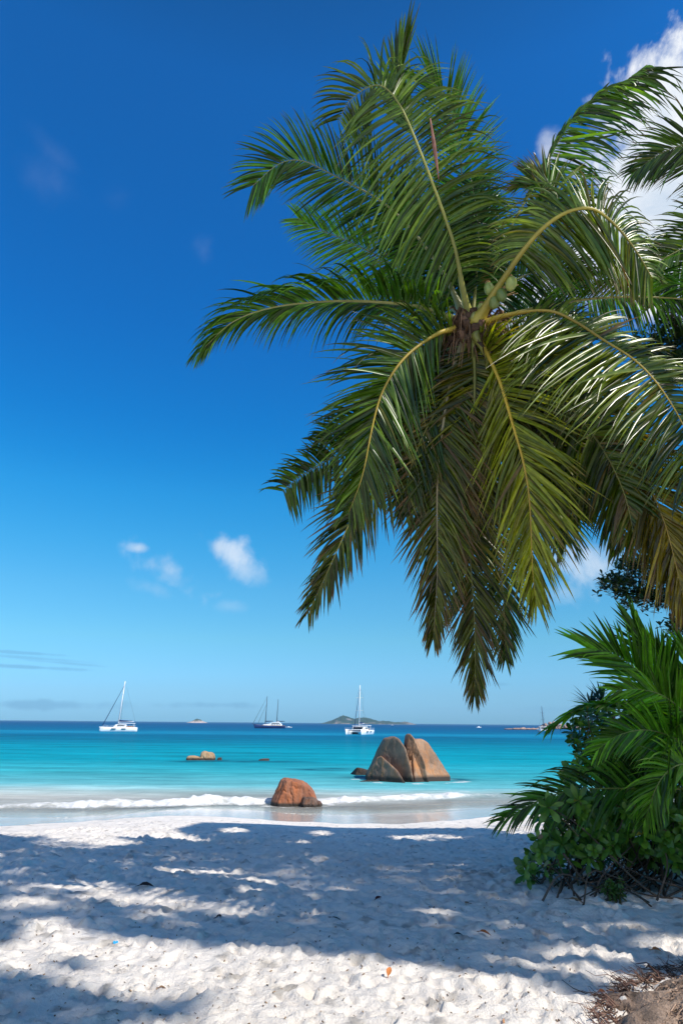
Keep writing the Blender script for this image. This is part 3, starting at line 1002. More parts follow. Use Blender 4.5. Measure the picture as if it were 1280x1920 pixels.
def single_rock(name, label, cat, px_, py_, w, h, mat, planes=None, level=4, seed=1.0, group=None, z=0.0, na=0.08, depthf=0.9, p=10, lumps=None):
    c0 = onz(px_, py_, z)
    mb = MB()
    for (dx, dy, sx1, sz1, sd) in (lumps or [(0, 0, 1, 1, seed)]):
        W2, H2 = w * sx1 / 2, h * sz1
        pr = np.random.default_rng(int(sd * 10))
        pl = [((1, pr.uniform(-.3, .3), pr.uniform(.1, .5)), W2), ((-1, pr.uniform(-.3, .3), pr.uniform(.1, .6)), W2), ((pr.uniform(-.4, .4), -1, .3), W2 * depthf), ((0, 1, .3), W2 * depthf),
              ((pr.uniform(-.25, .25), pr.uniform(-.2, .1), 1), H2), ((0.5, -.4, 1), H2 * 1.08 + W2 * .25), ((-.5, .3, 1), H2 * 1.12 + W2 * .25), ((0, 0, -1), H2 * 0.6 + 0.1)]
        lump(mb, (c0[0] + dx, c0[1] + w / 2 * depthf + dy, z - 0.02), pl, level, p, na * w / 2, 2.2 / w, sd)
    o = mb.build(name, mat)
    o.location = (0, 0, 0)
    # origin to the rock's foot, so the tide band is measured from it
    me = o.data
    co = np.empty(len(me.vertices) * 3, np.float32); me.vertices.foreach_get('co', co)
    co = co.reshape(-1, 3) - np.array((c0[0], c0[1], z), np.float32)
    me.vertices.foreach_set('co', co.ravel()); o.location = (c0[0], c0[1], z)
    tag(o, label, cat, group)
    return o


# the rust-red boulder on the wash line
mb = MB()
KB = (BOULDP - CAM) @ _f / FPX
PB = [((x - 550) * KB, (1511 - y) * KB) for x, y in [(503, 1530), (505, 1505), (510, 1490), (519, 1468), (526, 1464), (548, 1465.5), (562, 1469), (578, 1479), (588, 1493), (594, 1508), (594, 1530)]]
pb = slab_planes(PB, (-0.05, 0, 0.35), 0.62, 1.0, (0.12, -1, 0.22))
pb.append((norm(np.array((-0.80, -0.60, 0.42))), 0.74))
lump(mb, (-0.05, 0.75, 0.35), pb, 5, 26, 0.05, 1.5, 4.4, 0.05)
for v in mb.v:
    v += np.array((BOULDP[0], BOULDP[1], 0))
bo = empty('red_boulder', (BOULDP[0], BOULDP[1], 0))
mb.build('boulder_body', M_GRANR, bo)
mb = MB()
lump(mb, (BOULDP[0] + 0.66, BOULDP[1] + 0.10, 0.05), [((1, -.2, .3), .30), ((-1, -.2, .2), .32), ((0, -1, .3), .25), ((0, 1, .1), .3), ((.1, 0, 1), .30), ((0, 0, -1), .3), ((.6, -.3, .8), .33)], 4, 12, 0.05, 3.0, 8.8)
lump(mb, (BOULDP[0] + 0.95, BOULDP[1] + 0.35, 0.02), [((1, -.2, .3), .20), ((-1, -.2, .2), .22), ((0, -1, .3), .2), ((0, 1, .1), .2), ((.1, 0, 1), .20), ((0, 0, -1), .3)], 3, 10, 0.05, 3.0, 3.8)
mb.build('boulder_foot', granite('granite_dark', (0.09, 0.06, 0.05), (0.17, 0.11, 0.085), (0.2, 0.09, 0.05), 0.12, 2), bo)
tag(bo, 'rounded rust red boulder sitting in the foam at the edge of the wash', 'boulder')

single_rock('low_rock', 'low black rock showing beside the left foot of the large split rock', 'rock', 681, 1453, 1.35, 0.36, granite('granite_black', (0.03, 0.025, 0.022), (0.07, 0.055, 0.045), (0.08, 0.05, 0.03), 0.1, 2), seed=2.2, na=.05)
single_rock('flat_rock', 'flat brown rock barely breaking the foam in front of the split rock', 'rock', 694, 1466, 1.15, 0.10, M_GRANR, seed=3.3, depthf=.5)
single_rock('tan_rock', 'long low tan rock with a rounded hump in the turquoise water', 'rock', 374, 1426, 2.4, 0.42, M_GRANT, seed=5.2, depthf=.6, lumps=[(-0.35, 0, 0.75, 0.75, 5.2), (0.52, 0.1, 0.56, 1.75, 6.7)])
single_rock('small_rock', 'small dark pointed rock right beside the tan humped rock', 'rock', 411, 1425.5, 0.42, 0.25, M_GRAN, seed=7.2, level=3)
single_rock('small_rock', 'little brown rock top alone above the dark reef patch', 'rock', 495, 1426.5, 0.85, 0.17, M_GRANT, seed=8.1, level=3)

# far islands ----------------------------------------------------------
def island(name, prof, base_y, t, depth, cols, label, seed):
    xs = np.array([p[0] for p in prof], float); hs_ = np.array([p[1] for p in prof], float)
    n_, m_ = 130, 40
    k = t / FPX
    c0 = at((xs[0] + xs[-1]) / 2, base_y, t)
    U = np.linspace(xs[0], xs[-1], n_); Vv = np.linspace(-1, 1, m_)
    UU, VV = np.meshgrid(U, Vv)
    X = (UU - (xs[0] + xs[-1]) / 2) * k; Y = VV * depth
    H = np.interp(UU, xs, hs_) * k * np.clip(1 - np.abs(VV) ** 1.7, 0, 1) ** 0.85
    W_ = (xs[-1] - xs[0]) * k
    H = H * (1 + 0.10 * lattice(X, Y, W_ / 14, seed) + 0.10 * lattice(X, Y, W_ / 40, seed + 1) + 0.07 * lattice(X, Y, W_ / 90, seed + 3)) - 0.02 * W_ * 0.2
    Z = H
    rockm = np.clip((cols[3] - Z / max(hs_.max() * k, 1) + 0.25 * lattice(X, Y, W_ / 22, seed + 2)) * 5, 0, 1)
    rockm = np.maximum(rockm, np.clip((lattice(X, Y, W_ / 30, seed + 5) - 0.62) * 6, 0, 1) * .8)
    if cols[4] is not None:
        rockm = np.maximum(rockm, np.clip((UU - cols[4]) / 20, 0, 1) * np.clip(0.8 + lattice(X, Y, W_ / 40, seed + 6), 0, 1))
    g = 1 + 0.3 * lattice(X, Y, W_ / 60, seed + 8)
    cc = (np.array(cols[0]) * g[..., None]) * (1 - rockm[..., None]) + np.array(cols[1]) * rockm[..., None]
    mb = MB()
    i, j = np.meshgrid(np.arange(m_ - 1), np.arange(n_ - 1), indexing='ij')
    F = np.stack((i * n_ + j, i * n_ + j + 1, (i + 1) * n_ + j + 1, (i + 1) * n_ + j), -1).reshape(-1, 4)
    mb.add(np.stack((X + c0[0], Y + c0[1] + depth, Z - 0.3), -1).reshape(-1, 3), F, cc.reshape(-1, 3))
    o = mb.build(name, M_ISLE)
    tag(o, label, 'island', kind='structure')
    return o


M_ISLE = col_mat('island_ground', 0.9, 0.1, 0.3, 0.06, 0)
BIG = [(595, 0.4), (603, 2.2), (612, 4.2), (620, 7), (630, 11.5), (638, 14.5), (644, 16), (650, 14.8), (658, 12.5), (667, 10.8), (675, 12.5), (682, 13), (692, 12.2), (702, 9.8), (712, 7.4), (724, 6.8), (735, 6.4), (746, 4.8), (754, 5), (765, 5.8), (774, 4.4), (781, 2.2), (786, 0.4)]
island('island', BIG, 1357.2, 3000, 160, ((0.025, 0.055, 0.03), (0.30, 0.24, 0.21), 0, 0.10, 752), 'long green wooded island with rocky right end on the horizon', 301)
SMALL = [(347, 0.3), (352, 2.0), (358, 4.0), (363, 6.6), (367, 7.2), (371, 6.4), (376, 3.6), (381, 2.0), (385, 0.4)]
island('island', SMALL, 1353.2, 2600, 40, ((0.05, 0.08, 0.05), (0.50, 0.40, 0.35), 0, 0.62, None), 'tiny pale rock islet with a dark green cap on the horizon', 311)
# low rock reef and boulder pile at the right
t_ = 560
mbp = MB()
prr = np.random.default_rng(5)
k = t_ / FPX
M_PILE = granite('granite_far', (0.26, 0.17, 0.13), (0.50, 0.34, 0.27), (0.40, 0.2, 0.12), 0.5, 0.4)
c0 = onz(978, 1368.2, 0)
mb = MB()
for q in range(16):
    x = -10.5 + 21 * prr.random(); w = 1.4 + 2.6 * prr.random(); h = (1.5 - abs(x) * 0.07) * (0.6 + 0.6 * prr.random())
    lump(mb, (c0[0] + x, c0[1] + 4 * prr.random(), 0), [((1, 0, .3), w / 2 * 1.6), ((-1, 0, .3), w / 2 * 1.6), ((0, -1, .2), w / 2), ((0, 1, .2), w / 2), ((prr.uniform(-.2, .2), 0, 1), max(h, .4)), ((0, 0, -1), .6)], 2, 8, 0.1, 0.6, q * 1.1)
o = mb.build('rock_reef', M_PILE)
tag(o, 'long low reef of pale rock left of the far boulder pile', 'rock')
PILE = [(1010, 1366, 5), (1016, 1363, 6), (1022, 1360, 6.5), (1030, 1357, 6.5), (1037, 1357, 7), (1044, 1359, 6), (1051, 1361, 6.5), (1059, 1362, 6), (1067, 1363, 6), (1076, 1361, 7), (1086, 1362, 6),
        (1013, 1368, 5.5), (1021, 1366, 7), (1030, 1364, 7.5), (1039, 1365, 8), (1047, 1366, 6.5), (1055, 1367, 6.5), (1064, 1367, 7), (1073, 1367, 7), (1083, 1367, 8), (1026, 1369, 6), (1035, 1369.5, 6), (1044, 1369.5, 6), (1052, 1370, 5), (1060, 1370, 5)]
for q, (x, y, s_) in enumerate(PILE):
    P = at(x, y, t_ + (1372 - y) * 1.3)
    mb = MB()
    r_ = s_ * k * 0.62
    pl = [((prr.uniform(-1, 1), prr.uniform(-1, .6), prr.uniform(-.6, 1)), r_ * prr.uniform(.72, 1.05)) for _ in range(9)]
    pl += [((1, 0, 0), r_ * 1.05), ((-1, 0, 0), r_ * 1.05), ((0, 1, 0), r_), ((0, -1, 0), r_), ((0, 0, 1), r_ * .95), ((0, 0, -1), r_ * 1.1)]
    lump(mb, P, pl, 3, 14, 0.12 * r_, 1.2 / r_, q * .77)
    o = mb.build('boulder', M_PILE)
    tag(o, 'pinkish granite boulder in the far heap on the point behind the small catamaran', 'boulder', 'granite boulders heaped on the far point')

# ------------------------------------------------------------------ boats (local: +x bow, +y port, +z up)
class Boat:
    def __init__(self, name, loc, heading):
        self.root = empty(name, loc)
        self.root.rotation_euler = (0, 0, math.atan2(heading[1], heading[0]))
        self.loc = np.array(loc, float)

    def part(self, name, mb, mat, parent=None, smooth=False):
        for v in mb.v:
            v += self.loc
        if parent is None:
            return mb.build(name, mat, self.root, smooth)
        return mb.build(name, mat, parent, smooth)


def hull_secs(L, B, zd, bow_rake=0.6, y0=0.0, stern=0.8, sheer=0.25, keel=-0.5, fine=1.0):
    secs = []
    for s in np.linspace(0, 1, 13):
        x = -L / 2 + s * L
        wdt = B / 2 * min(1, (stern + (1 - stern) * min(1, s * 3))) * (1 - max(0, (s - 0.45) / 0.55) ** 2.2 * 0.98)
        wdt = max(wdt, 0.03)
        z1 = zd + sheer * max(0, (s - 0.4) / 0.6) ** 2
        fl = 0.72
        xb = x + bow_rake * max(0, (s - 0.7) / 0.3) * 0.5
        kz = keel * (1 - max(0, (s - .75) / .25) ** 2 * .9)
        secs.append([(xb, y0 - wdt, z1), (x, y0 - wdt * fl, 0.35 * z1), (x, y0 - wdt * .45 * fine, kz * .7), (x, y0, kz), (x, y0 + wdt * .45 * fine, kz * .7), (x, y0 + wdt * fl, 0.35 * z1), (xb, y0 + wdt, z1)])
    return secs


def catamaran(name, loc, heading, L, B, mast, label, group=None, dark_mast=False, cover=M_BLUECLOTH, thick=1.0):
    bt = Boat(name, loc, heading)
    W = (1, 1, 1)
    hb = B * 0.27
    for sgn in (1, -1):
        mb = MB(); loft(mb, hull_secs(L, hb, 1.35, 0.5, sgn * (B / 2 - hb / 2), 0.75), W)
        h = bt.part('hull', mb, M_HULLW, smooth=True)
        for k in range(2):
            mb = MB()
            x0 = -L * 0.18 + k * L * 0.27
            yy = sgn * (B / 2 - 0.02)
            box(mb, (x0, min(yy - sgn * 0.30, yy + sgn * .05), 0.78), (x0 + L * 0.12, max(yy - sgn * 0.30, yy + sgn * .05), 1.02), W)
            bt.part('window', mb, M_GLASSDK, h)
    mb = MB(); box(mb, (-L * 0.42, -B / 2 + hb * .6, 0.75), (L * 0.16, B / 2 - hb * .6, 1.32), W)
    bt.part('bridge_deck', mb, M_HULLW)
    mb = MB()
    for q in np.linspace(-0.5, 0.5, 13):
        tube(mb, [(L * 0.16, q * (B - hb * 1.4), 1.22), (L * 0.40, q * (B - hb * 1.4), 1.22)], 0.035, W, 4)
    tube(mb, [(L * .40, -B / 2 + hb * .5, 1.25), (L * .40, B / 2 - hb * .5, 1.25)], 0.10, W, 6)
    bt.part('trampoline', mb, M_DARKMAST)
    # cabin with raked windscreen
    mb = MB()
    secs = []
    cw = B * 0.33
    for (x, z0, z1, f) in ((-L * 0.20, 1.32, 2.35, 1.0), (-L * 0.02, 1.32, 2.45, 1.0), (L * 0.09, 1.32, 2.30, 0.94), (L * 0.17, 1.32, 1.40, 0.80)):
        secs.append([(x, -cw * f, z0), (x, -cw * f * .9, z1), (x, cw * f * .9, z1), (x, cw * f, z0)])
    loft(mb, secs, W)
    cab = bt.part('cabin', mb, M_HULLW)
    for sgn in (1, -1):
        mb = MB()
        y1 = sgn * cw * 1.02
        box(mb, (-L * 0.15, min(y1, y1 - sgn * .2), 1.75), (L * 0.05, max(y1, y1 - sgn * .2), 2.12), W)
        bt.part('window', mb, M_GLASSDK, cab)
    mb = MB()
    sec = [(L * 0.102, -cw * .72, 2.24), (L * 0.102, cw * .72, 2.24), (L * 0.158, cw * .66, 1.62), (L * 0.158, -cw * .66, 1.62)]
    mb.add(np.array(sec + [(p[0] + .06, p[1], p[2] + .03) for p in sec]), [(0, 1, 2, 3), (4, 7, 6, 5), (0, 4, 5, 1), (1, 5, 6, 2), (2, 6, 7, 3), (3, 7, 4, 0)], W)
    bt.part('window', mb, M_GLASSDK, cab)
    mb = MB(); box(mb, (-L * 0.44, -B * .34, 2.62), (L * 0.02, B * .34, 2.78), W)
    for sx1, sy1 in ((-1, -1), (-1, 1)):
        tube(mb, [(-L * .42, sy1 * B * .3, 1.2), (-L * .40, sy1 * B * .32, 2.65)], 0.07, W, 5)
    for sy1 in (-1, 1):
        tube(mb, [(-L * .05, sy1 * B * .3, 2.3), (-L * .05, sy1 * B * .32, 2.65)], 0.07, W, 5)
    bt.part('bimini', mb, M_HULLW)
    # mast
    mx, rake = L * 0.02, mast * 0.055
    mm = M_DARKMAST if dark_mast else M_ALU
    mb = MB(); tube(mb, [(mx, 0, 2.3), (mx - rake, 0, mast)], [0.17 * thick, 0.12 * thick], W, 8)
    ms = bt.part('mast', mb, mm, smooth=True)
    for z in (mast * 0.48, mast * 0.74):
        mb = MB()
        xm = mx - rake * (z - 2.3) / (mast - 2.3)
        tube(mb, [(xm, -B * .17, z), (xm, B * .17, z)], 0.045 * thick, W, 4)
        bt.part('spreader', mb, mm, ms)
    mb = MB()
    for sgn in (1, -1):
        tube(mb, [(mx - rake, 0, mast * .97), (mx - rake * .7 - .2, sgn * B * .17, mast * .74), (mx - rake * .4 - .4, sgn * B * .17, mast * .48), (mx - .8, sgn * B * .46, 1.3)], 0.018 * thick, W, 4)
    tube(mb, [(mx - rake, 0, mast), (-L * .47, 0, 2.6)], 0.014 * thick, W, 4)
    bt.part('rigging', mb, M_DARKMAST)
    mb = MB(); tube(mb, [(mx - rake * .9, 0, mast * .92), (L * .44, 0, 2.0)], [0.05, 0.085 * thick, 0.10 * thick], W, 6, m=8)
    tube(mb, [(L * .44, 0, 2.05), (L * .46, 0, 1.3)], 0.03, W, 4)
    bt.part('furled_jib', mb, cover)
    mb = MB(); tube(mb, [(mx - .1, 0, 3.15), (-L * .40, 0, 3.35)], 0.12, W, 6)
    bo_ = bt.part('boom', mb, M_ALU)
    mb = MB(); tube(mb, [(mx - .25, 0, 3.55), (-L * .15, 0, 3.45), (-L * .37, 0, 3.46)], [0.34, .26, 0.12], W, 8, m=8, flat=0.9)
    bt.part('sail_cover', mb, cover, bo_, True)
    for sgn in (1, -1):
        mb = MB()
        yy = sgn * (B / 2 - .12)
        for x in np.linspace(-L * .44, L * .42, 9):
            y2 = yy if x < L * .2 else yy * (1 - (x / L - .2) * .25)
            tube(mb, [(x, y2, 1.3), (x, y2, 2.0)], 0.02, W, 4)
        for z in (1.65, 2.0):
            tube(mb, [(-L * .44, yy, z), (L * .2, yy, z), (L * .42, yy * .945, z + .1)], 0.012, W, 4)
        bt.part('guard_rail', mb, M_ALU)
    mb = MB()
    box(mb, (-L * .40, -B * .26, 1.33), (-L * .22, B * .26, 1.75), W)
    bt.part('cockpit_seat', mb, M_TEAK)
    tag(bt.root, label, 'sailboat', group)
    return bt


P = onz(222, 1371, 0)
catamaran('catamaran', (P[0], P[1], -0.05), (-0.93, -0.36), 12.2, 6.6, 17.0, 'white catamaran moored side on at left with a blue sail cover', thick=1.35)
P = onz(674, 1377, 0)
catamaran('catamaran', (P[0], P[1] + 3, -0.05), (-0.33, -0.944), 12.0, 6.9, 15.2, 'white catamaran seen bow on in front of the long green island', thick=1.0)
P = onz(1022, 1373, 0)
catamaran('catamaran', (P[0], P[1] + 3, -0.05), (-0.12, -0.99), 9.0, 5.4, 12.0, 'small far white catamaran with a thin dark mast beside the boulder point', dark_mast=True, thick=0.75)

# two-masted dark blue yacht
P = onz(506, 1365.5, 0)
bt = Boat('two_masted_yacht', (P[0], P[1], -0.05), (-0.985, -0.17))
W = (1, 1, 1)
L = 18.5
mb = MB(); loft(mb, hull_secs(L, 5.0, 1.55, 1.6, 0, 0.8, 0.75, -0.8), W)
h = bt.part('hull', mb, M_HULLB, smooth=True)
mb = MB(); loft(mb, [[(x, -w, z), (x, w, z), (x, w * .98, z + .14), (x, -w * .98, z + .14)] for x, w, z in ((-9.2, 2.05, 1.52), (-5, 2.45, 1.54), (1, 2.45, 1.55), (5, 1.85, 1.75), (8.4, .5, 2.15))], W)
bt.part('deck', mb, M_TEAK)
mb = MB()
loft(mb, [[(x, -w, z0), (x, -w * .86, z1), (x, w * .86, z1), (x, w, z0)] for x, w, z0, z1 in ((-7.2, 1.9, 1.5, 2.5), (-5.8, 2.0, 1.5, 3.55), (-1.2, 1.9, 1.5, 3.6), (0.6, 1.75, 1.5, 2.7), (4.2, 1.1, 1.6, 2.3))], W)
cab = bt.part('cabin', mb, M_HULLW)
for sgn in (1, -1):
    y1 = sgn * 1.86
    mb = MB()
    box(mb, (-5.6, min(y1, y1 - sgn * .3), 2.75), (-0.8, max(y1, y1 - sgn * .3), 3.2), W)
    bt.part('window', mb, M_GLASSDK, cab)
    for k in range(4):
        y1 = sgn * 2.0
        mb = MB()
        box(mb, (-6.2 + k * 1.5, min(y1, y1 - sgn * .3), 1.95), (-5.2 + k * 1.5, max(y1, y1 - sgn * .3), 2.3), W)
        bt.part('window', mb, M_GLASSDK, cab)
for (x, hgt) in ((3.0, 19.0), (-3.9, 17.2)):
    mb = MB(); tube(mb, [(x, 0, 1.6), (x - hgt * .035, 0, hgt)], [0.20, 0.14], W, 8)
    ms = bt.part('mast', mb, M_DARKMAST, smooth=True)
    for z in (hgt * .52, hgt * .76):
        mb = MB()
        tube(mb, [(x - z * .035, -1.5, z), (x - z * .035, 1.5, z)], .05, W, 4)
        bt.part('spreader', mb, M_DARKMAST, ms)
    mb = MB()
    for sgn in (1, -1):
        mb = MB()
        tube(mb, [(x - hgt * .035, 0, hgt * .98), (x - hgt * .027 - .1, sgn * 1.5, hgt * .76), (x - hgt * .018 - .2, sgn * 1.5, hgt * .52), (x - .5, sgn * 2.2, 1.6)], .02, W, 4)
        bt.part('shroud', mb, M_DARKMAST, ms)
    mb = MB(); tube(mb, [(x - .3, 0, 4.1), (x - 5.0, 0, 4.2)], [.32, .26, .14], W, 7, m=6)
    bt.part('boom', mb, M_BLUECLOTH, smooth=True)
mb = MB()
tube(mb, [(3 - .6, 0, 18.4), (10.4, 0, 2.6)], [.05, .11], W, 5)
bt.part('furled_jib', mb, M_DARKMAST)
mb = MB()
tube(mb, [(3 - .45, 0, 14.2), (7.4, 0, 2.5)], [.05, .09], W, 5)
bt.part('furled_jib', mb, M_DARKMAST)
mb = MB(); tube(mb, [(8.6, 0, 2.2), (11.0, 0, 2.7)], [.16, .08], W, 6)
bt.part('bowsprit', mb, M_DARKMAST)
mb = MB(); box(mb, (-6.0, -1.3, 3.62), (-3.0, 1.3, 3.75), W); box(mb, (-5.4, -.9, 3.75), (-4.2, .9, 4.05), W)
bt.part('roof_hatch', mb, M_HULLW, cab)
tag(bt.root, 'two masted dark blue yacht with a white deckhouse at anchor', 'sailboat')


def dinghy(name, px_, py_, L, heading, label, cab=False):
    P = onz(px_, py_, 0)
    bt = Boat(name, (P[0], P[1], 0), heading)
    mb = MB(); loft(mb, hull_secs(L, L * .36, 0.6, .4, 0, .9, .25, -.25), W)
    bt.part('hull', mb, M_HULLW, smooth=True)
    mb = MB(); box(mb, (-L * .5 - .25, -.2, .3), (-L * .5, .2, 1.0), W, .03)
    bt.part('outboard_motor', mb, M_DARKMAST)
    mb = MB(); box(mb, (-L * .15, -L * .11, .5), (L * .12, L * .11, 1.5 if cab else .95), W, .12)
    bt.part('console', mb, M_HULLW)
    tag(bt.root, label, 'motorboat' if cab else 'dinghy')


dinghy('dinghy', 541, 1364.8, 4.6, (-0.98, 0.2), 'little white dinghy trailing behind the dark blue yacht')
dinghy('motorboat', 735, 1360.2, 6.5, (-0.9, 0.4), 'white speck of a motorboat under the right end of the long island', True)
dinghy('motorboat', 897, 1364.5, 5.0, (0.9, 0.3), 'tiny white motorboat alone left of the low reef', True)

# ------------------------------------------------------------------ palms
def frond(parent, pts, n=88, L=0.95, W=0.036, a0=72, a1=28, vee=12, droop=0.45, roll=0.0, start=0.2, r0=0.031,
          g1=(0.022, 0.070, 0.006), g2=(0.062, 0.130, 0.010), tip=0.25, brown=0.0, seed=0, rhat=None, mat=None, lens=(1, 1),
          jit=1.0, stalk=(0.22, 0.22, 0.05), name='frond', taper=0.35, N0=None, face=0, lit=0.0, off=(0, 0), warm=0.0):
    fr = np.random.default_rng(seed + 100)
    S = catmull(pts, 64)
    wv = np.linspace(0, 1, 64)
    for _ in range(3):
        S = S + (np.sin(wv * fr.uniform(5, 16) + fr.uniform(0, 6)) * wv * (1 - .5 * wv))[:, None] * fr.normal(size=3) * .012
    T0 = norm(S[3] - S[0])
    if rhat is None:
        d = S[-1] - S[0]; d = np.array((d[0], d[1], 0.0)); rhat = d / max(np.linalg.norm(d), 1e-6)
    if N0 is None:
        sd_ = np.cross((0, 0, 1.0), rhat)
        N0 = np.cross(T0, sd_)
    T, N, B = frames(S, N0)
    if face:
        tc_ = (norm(CAM[None] - S) + lit * SUN[None]) * face
        N = norm(tc_ - (tc_ * T).sum(1)[:, None] * T)
        B = np.cross(N, T)
    rr = R(roll)
    N, B = N * math.cos(rr) + B * math.sin(rr), B * math.cos(rr) - N * math.sin(rr)
    mb = MB()
    ns = 8
    sv = np.linspace(0, 1, ns)
    wprof = np.minimum(1, sv * 7 + 0.30) * np.clip(1 - sv ** 2.6, 0.02, 1)
    g1, g2 = np.array(g1), np.array(g2)
    BR = np.array((0.16, 0.085, 0.03)); YL = np.array((0.20, 0.17, 0.02))
    for side, lf in ((1, lens[0]), (-1, lens[1])):
        if lf == 0:
            continue
        clump = 0; gap0 = -1
        for k in range(n):
            up = (k + fr.uniform(-.3, .3)) / n
            up = min(max(up, 0), 0.999)
            uu = start + (1 - start) * up
            x = uu * 63; i0 = int(x); f = x - i0; i1 = min(i0 + 1, 63)
            p = S[i0] * (1 - f) + S[i1] * f
            t, nn, bb = T[i0], N[i0], B[i0]
            if fr.random() < 0.06:
                clump = fr.uniform(-1, 1)
            clump *= 0.8
            a = R(off[0 if side == 1 else 1] * (1 - .6 * up) + a0 + (a1 - a0) * up ** 1.15 + fr.normal() * 3.0 * jit + clump * 4 * jit)
            v = R(vee + fr.normal() * 5 * jit + clump * 9 * jit)
            d0 = math.cos(a) * t + math.sin(a) * (math.cos(v) * side * bb + math.sin(v) * nn)
            pl = min(1, 0.55 + up * 2.2) * (1 - (1 - taper) * max(0, (up - 0.4) / 0.6) ** 1.5)
            ln = L * lf * pl * (1 + fr.normal() * 0.06 * jit)
            if fr.random() < 0.03 * jit:
                ln *= fr.uniform(0.4, 0.8)
            dr = droop * (1 + fr.normal() * 0.35 * jit) + .10
            if fr.random() < .055 * jit: dr += fr.uniform(.6, 1.8)
            if k > gap0 and fr.random() < .020 * jit: gap0 = k + int(fr.integers(1, 4))
            if k < gap0: continue
            dirs = norm(d0[None] + (dr * sv ** 1.9)[:, None] * np.array((0, 0, -1.0))[None])
            seg = ln / (ns - 1)
            pts_ = p + np.vstack((np.zeros(3), np.cumsum((dirs[:-1] + dirs[1:]) * 0.5 * seg, axis=0)))
            bl = np.cross(dirs, nn[None]); bl = norm(bl + 0.70 * fr.normal() * nn[None])
            w = W * (0.75 + 0.25 * pl) * wprof * (1 + fr.normal() * .08)
            nl = np.cross(bl, dirs)
            A = pts_ - bl * (w / 2)[:, None]; Cc = pts_ + bl * (w / 2)[:, None]; M_ = pts_ + nl * (w * 0.30)[:, None] * side
            V = np.stack((A, M_, Cc), 1).reshape(-1, 3)
            ii = np.arange(ns - 1) * 3
            F = np.concatenate((np.stack((ii, ii + 1, ii + 4, ii + 3), -1), np.stack((ii + 1, ii + 2, ii + 5, ii + 4), -1)))
            c = (g1 + (g2 * 1.3 - g1) * fr.random() ** 1.2) * (np.array((1.30, 1.62, .62)) * (1 - warm) + np.array((1.50, 1.56, .60)) * warm) * fr.choice((.38, .75, 1.1, 1.4))
            if fr.random() < brown:
                c = c * 0.35 + (YL if fr.random() < .55 else BR * 1.1) * 0.65
            tb = np.clip((sv - (1 - tip * fr.uniform(.2, 1.2))) / 0.12, 0, 1)[:, None]
            cb_ = c[None] * (1 - tb) + (BR * fr.uniform(.7, 1.5))[None] * tb
            mb.add(V, F, np.repeat(cb_, 3, axis=0))
    base = tuple(S[0] - (parent_world(parent)))
    o = mb.build(name, mat or M_PALM, parent)
    rb = MB()
    rad = np.interp(np.linspace(0, 1, 64), (0, 0.06, 0.2, 0.6, 1), (r0 * 2.3, r0 * 1.25, r0 * .7, r0 * .36, r0 * .10))
    st_ = np.array(stalk)
    cst = st_[None] * (1 + 0.25 * np.sin(np.linspace(0, 9, 64) + seed))[:, None] * np.linspace(1.0, 0.8, 64)[:, None]
    tube(rb, S, rad, cst, 7, flat=0.8)
    rb.build('rachis', M_RACHIS, o)
    return o


TC = 7.3                                   # depth of the crown along the view axis
crown = at(880, 612, TC)
palm_base = np.array((3.15, 4.35, 1.45))
palm = empty('coconut_palm', tuple(palm_base))
tag(palm, 'large leaning coconut palm with green nuts and drooping fronds over the beach', 'palm tree')
tp = [palm_base - (0, 0, .25), palm_base + (0.12, 0.3, 0.7), at(1395, 1300, 5.5), at(1292, 1085, 5.95), at(1188, 950, 6.3), at(1090, 840, 6.65), at(985, 735, 7.0), at(905, 650, 7.25), at(872, 590, 7.36)]
S = catmull(tp, 260)
sv = np.linspace(0, 1, 260)
rr = np.interp(sv, (0, .04, .10, .3, .8, .93, 1), (.33, .25, .17, .135, .125, .15, .10))
ring = (sv * 52) % 1
rr = rr * (1 + 0.13 * (1 - ring) ** 2 + 0.02 * np.sin(sv * 400))
cbk = np.array((0.20, 0.155, 0.12))[None] * (0.55 + 0.65 * np.clip(ring * 2.2, 0, 1))[:, None]
cbk = cbk * (1 + .25 * rng.normal(size=260))[:, None].clip(.5, 1.5)
mb = MB(); tube(mb, S, rr, cbk, 20)
mb.build('trunk', M_BARK, palm)

YG1, YG2 = (0.10, 0.115, 0.012), (0.19, 0.18, 0.022)     # yellowing old leaf
DG1, DG2 = (0.016, 0.046, 0.005), (0.044, 0.086, 0.009)   # dark leaf
OG1, OG2 = (0.026, 0.040, 0.007), (0.066, 0.074, 0.012)   # olive, old
GG1, GG2 = (0.035, 0.082, 0.010), (0.085, 0.130, 0.02)


def F_(pts, **k):
    return [at(x, y, TC + dt) for x, y, dt in pts]


